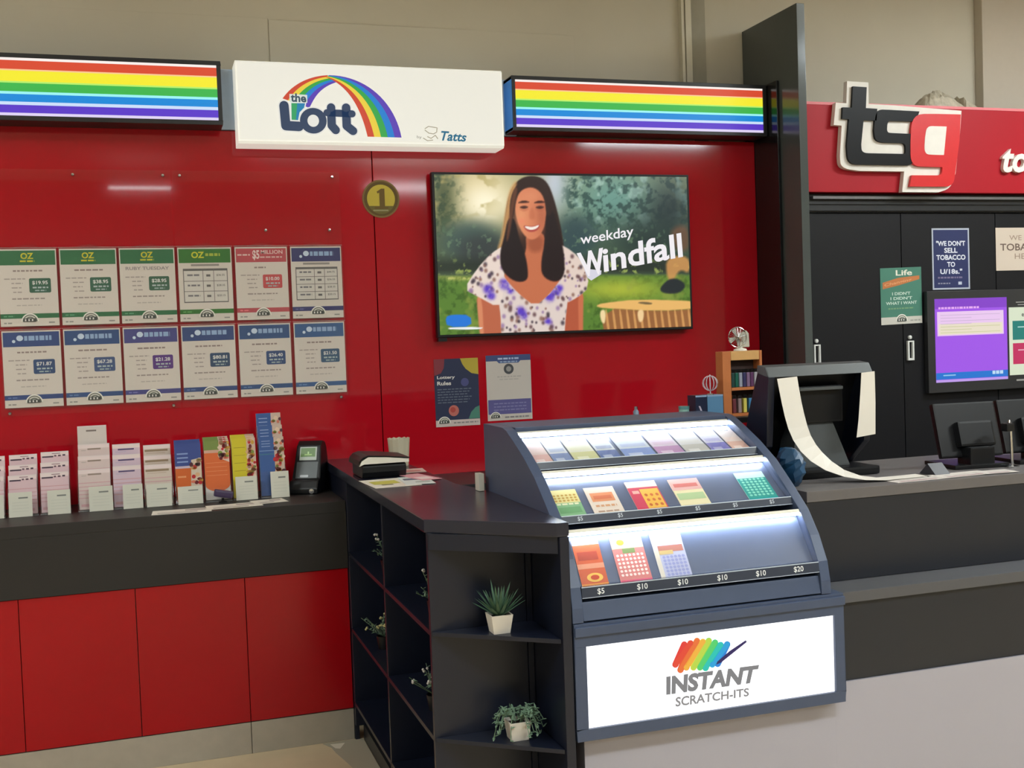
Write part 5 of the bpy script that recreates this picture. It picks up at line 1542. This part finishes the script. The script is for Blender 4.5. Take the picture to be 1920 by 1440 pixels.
# glass ornament, boxes and tin on the staff shelf
og = thing('glass_ornament', 'round clear ornament on a thin stem left of the wooden rack', 'ornament', (1.858, -1.245, 1.287))
b = MB()
for k in range(6):
    a = PI * k / 6
    b.tube([(1.858 + .026 * math.cos(t) * math.cos(a), -1.245 + .026 * math.cos(t) * math.sin(a), 1.325 + .026 * math.sin(t)) for t in [2 * PI * i / 16 for i in range(17)]], 0.0012, 5)
b.tube([(1.858, -1.245, 1.288), (1.858, -1.245, 1.355)], 0.0018, 6)
b.build('wire_ball', mat('pale_glass_wire', (206, 196, 204), 0.2), og)
MB().lathe((1.858, -1.245, 1.2865), [(0.0001, 0), (0.012, 0), (0.010, 0.003), (0.0001, 0.004)], 14).build('base', CHROME, og)
for (x0, x1, z1_, c, nm, lab) in ((1.785, 1.828, 1.286, (38, 44, 66), 'navy_card', 'navy box with a pale diagonal stripe on the staff shelf'), (1.830, 1.890, 1.286, (96, 140, 176), 'light_blue_card', 'light blue box under the clear ornament')):
    A = Art((x0, -1.275, SH + .0005)); w, h = x1 - x0, z1_ - SH - .0005
    A.b.box(x0, -1.275, SH + .0005, x1, -1.215, z1_ - .0005, c); A.rect(0, h * .93, w, h, (150, 176, 204), 1)
    if c[0] < 60: A.poly([(w * .25, h * .55), (w * .4, h * .55), (w * .75, h * .1), (w * .6, h * .1)], (190, 180, 196), 1)
    tag(A.build('small_box', CARD, origin=((x0 + x1) / 2, -1.245, SH)), lab, 'box')
tn = thing('round_tin', 'small green and white striped round tin left of the boxes', 'tin', (1.755, -1.245, SH))
MB().lathe((1.755, -1.245, SH + .0005), [(0.0001, 0), (0.018, 0), (0.018, 0.034), (0.0001, 0.034)], 20).build('body', mat('pale_green_tin', (150, 196, 186), 0.35), tn, smooth=True)
MB().lathe((1.755, -1.245, SH + .0352), [(0.0001, 0), (0.019, 0), (0.019, 0.010), (0.0001, 0.011)], 20).build('lid', mat('teal_tin_lid', (96, 150, 150), 0.3), tn, smooth=True)
MB().lathe((1.755, -1.245, SH + .014), [(0.0183, 0), (0.0183, 0.006)], 20).build('band', WHITE_PLASTIC, tn)
sb = thing('small_bottle', 'tiny grey blue bottle on the staff shelf behind the display top', 'bottle', (1.58, -1.235, SH))
MB().lathe((1.58, -1.235, SH + .0005), [(0.0001, 0), (0.010, 0), (0.010, 0.035), (0.005, 0.042), (0.0001, 0.042)], 14).build('body', mat('grey_blue_bottle', (110, 126, 146), 0.3), sb, smooth=True)
MB().lathe((1.58, -1.235, SH + .043), [(0.0001, 0), (0.006, 0), (0.006, 0.010), (0.0001, 0.010)], 12).build('cap', CHROME, sb)
# crumpled blue bag hanging between the display and the terminal
b = MB(); V_ = []; rr = random.Random(21)
for i in range(9):
    for j in range(12):
        th = 2 * PI * j / 12; q = i / 8; rad = 0.030 + 0.035 * math.sin(PI * q) ** 0.7
        V_.append((1.862 + rad * .55 * math.cos(th) + rr.uniform(-.006, .006), -1.735 + rad * math.sin(th) + rr.uniform(-.006, .006), CT + .001 + .115 * q))
b.mesh(V_, [(i * 12 + j, i * 12 + (j + 1) % 12, (i + 1) * 12 + (j + 1) % 12, (i + 1) * 12 + j) for i in range(8) for j in range(12)] + [tuple(range(11, -1, -1)), tuple(range(96, 108))])
o = b.build('blue_pouch', mat('crumpled_blue_plastic', (30, 70, 104), 0.35, noise=0.3, nscale=30), origin=(1.862, -1.735, CT))
tag(o, 'crumpled blue pouch between the display and the curling receipt', 'bag')

# ------------------------------------------------------------------ posters and screens on the black doors
Y0 = -0.302
A = Art((3.247, Y0, 1.505), (1, 0, 0.02)); w, h = 0.226, 0.262
A.card(w, h, .0008, (74, 128, 110)); A.rect(0, 0, w, .034, (206, 202, 192), 1)
A.text('Life', .085, .225, .026, (232, 230, 214), 2, .02, w=.090)
A.poly([(.012, .165), (.1, .18), (.215, .205), (.215, .222), (.1, .215), (.012, .195)], (196, 120, 70), 1)
A.textq('Changing', [(.02, .172), (.17, .196), (.172, .212), (.022, .190)], (226, 160, 110), 2, .02)
for k, tx in enumerate(('I DIDN\'T', 'I DIDN\'T', 'WHAT I WANT')): A.text(tx, w / 2, .135 - .022 * k, .014, (206, 226, 214), 2, .02, 'c', w=(.10, .12, .17)[k])
A.lines(.04, .18, .07, .006, (120, 160, 120), 2, 4); small_arch(A, w / 2, .014, .064, 3); A.lines(.16, .215, .012, .006, (160, 158, 150), 2, 5)
tag(A.build('life_poster', PAPER, origin=(3.36, Y0, 1.505)), 'tilted green poster on the black door left of the purple screen', 'poster')
A = Art((3.536, Y0, 1.662)); w, h = 0.212, 0.288
A.card(w, h, .0012, (176, 182, 196)); A.rect(.008, .008, w - .008, h - .008, (38, 46, 92), 1)
WT = (222, 224, 234)
for k, (tx, ww) in enumerate((('"WE DON\'T', .165), ('SELL', .075), ('TOBACCO', .165), ('TO', .045), ('U/18s."', .125))): A.text(tx, w / 2, .205 - .033 * k, .024, WT, 2, .03, 'c', w=ww)
A.lines(.03, .17, .052, .008, (120, 110, 140), 2, 3); A.lines(.03, .10, .026, .006, (140, 140, 160), 2, 4); A.rect(.145, .022, .165, .036, (190, 196, 214), 2)
tag(A.build('tobacco_age_poster', PAPER, origin=(3.64, Y0, 1.662)), 'navy blue framed tobacco age notice on the black door above the purple screen', 'poster')
A = Art((3.902, Y0, 1.746)); w, h = 0.34, 0.205
A.card(w, h, .0012, (206, 190, 174))
A.text('WE SELL', w / 2, .145, .024, (150, 128, 112), 2, .0, 'c', w=.18); A.text('TOBACCO', w / 2, .095, .034, (104, 86, 76), 2, .015, 'c', w=.29); A.text('HERE', w / 2, .055, .026, (150, 128, 112), 2, 0, 'c', w=.12)
tag(A.build('tobacco_sign', PAPER, origin=(4.07, Y0, 1.746)), 'cream tobacco sign at the picture edge above the second screen', 'sign')

# double menu screen: black frame with two panes
ms = thing('menu_screen', 'wide black framed display with a glowing purple page on the black doors', 'screen', (3.9, -0.31, 1.18))
MB().box(3.482, -0.328, 1.178, 4.42, Y0, 1.655).build('frame', mat('dark_grey_bezel', (44, 44, 46), 0.4), ms, bevel=0.003)
A = Art((3.523, -0.3290, 1.226)); w, h = 0.412, 0.392
A.card(w, h, .002, (166, 92, 238)); A.rect(0, h * .88, w, h, (138, 72, 206), 1); A.rect(.012, h * .845 - h * .29, w - .02, h * .845, (240, 206, 246), 1)
A.rect(.02, h * .57, w - .028, h * .70, (238, 228, 206), 2)
for k in range(7): A.rect(.03, h * (.80 - .035 * k), w * (.5 if k % 2 else .9), h * (.806 - .035 * k), (206, 180, 216) if k < 4 else (206, 206, 150), 3)
A.lines(.02, .25, h * .875, .010, (236, 176, 250), 2, 3)
A.rect(0, h * .035, w, h * .115, (44, 122, 214), 1); A.rect(0, 0, w, h * .03, (196, 160, 240), 1); A.rect(.04, h * .075, .11, h * .09, (150, 200, 240), 2); A.lines(w * .78, w * .94, h * .07, .016, (196, 226, 250), 2, 5)
A.build('purple_pane', vmat('menu_pane', 0.3, 0.85, 0.3, 0.1), ms)['label'] = 'glowing purple page with a white table'
A = Art((3.947, -0.3290, 1.243)); w, h = 0.40, 0.325
A.card(w, h, .002, (222, 232, 206)); A.rect(.02, h * .52, w - .02, h * .80, (44, 130, 122), 1); A.rect(.02, h * .16, w - .02, h * .47, (200, 56, 100), 1); A.text('eLi', .075, h * .86, .022, (80, 84, 80), 2, .02)
for k in range(3):
    A.rect(.05 + .04 * k, h * (.70 - .06 * k), .25, h * (.715 - .06 * k), (190, 226, 220), 2); A.rect(.05 + .04 * k, h * (.36 - .06 * k), .25, h * (.375 - .06 * k), (236, 190, 206), 2)
A.build('white_pane', vmat('menu_pane', 0.3, 0.85, 0.3, 0.1), ms)['label'] = 'white page with teal and crimson blocks'
b = MB().box(3.99, -0.3295, 1.590, 4.30, -0.3282, 1.594).box(4.0, -0.3295, 1.578, 4.30, -0.3282, 1.582).box(3.985, -0.3295, 1.214, 4.30, -0.3282, 1.222)
b.build('pane_text', mat('pale_grey_print', (160, 158, 154), 0.5), ms)

# ------------------------------------------------------------------ floor pieces by the bookcase
A = Art((0, 0, 0.0008), (1, 0, 0), (0, 1, 0)); A.b.prism([(x, y, 0.0005) for x, y in ((0.575, -0.505), (0.60, -0.56), (0.606, -0.62), (0.622, -0.70), (0.64, -0.80), (0.68, -0.96), (0.728, -1.2), (0.728, -0.505))], (0, 0, .0015), (168, 160, 140))
A.poly([(.60, -.525), (.655, -.53), (.628, -.585), (.612, -.575)], (222, 214, 196), 6)
tag(A.build('floor_sheet', PAPER, origin=(.66, -.7, 0)), 'ragged grey vinyl offcut on the floor beside the bookcase', 'floor sheet')
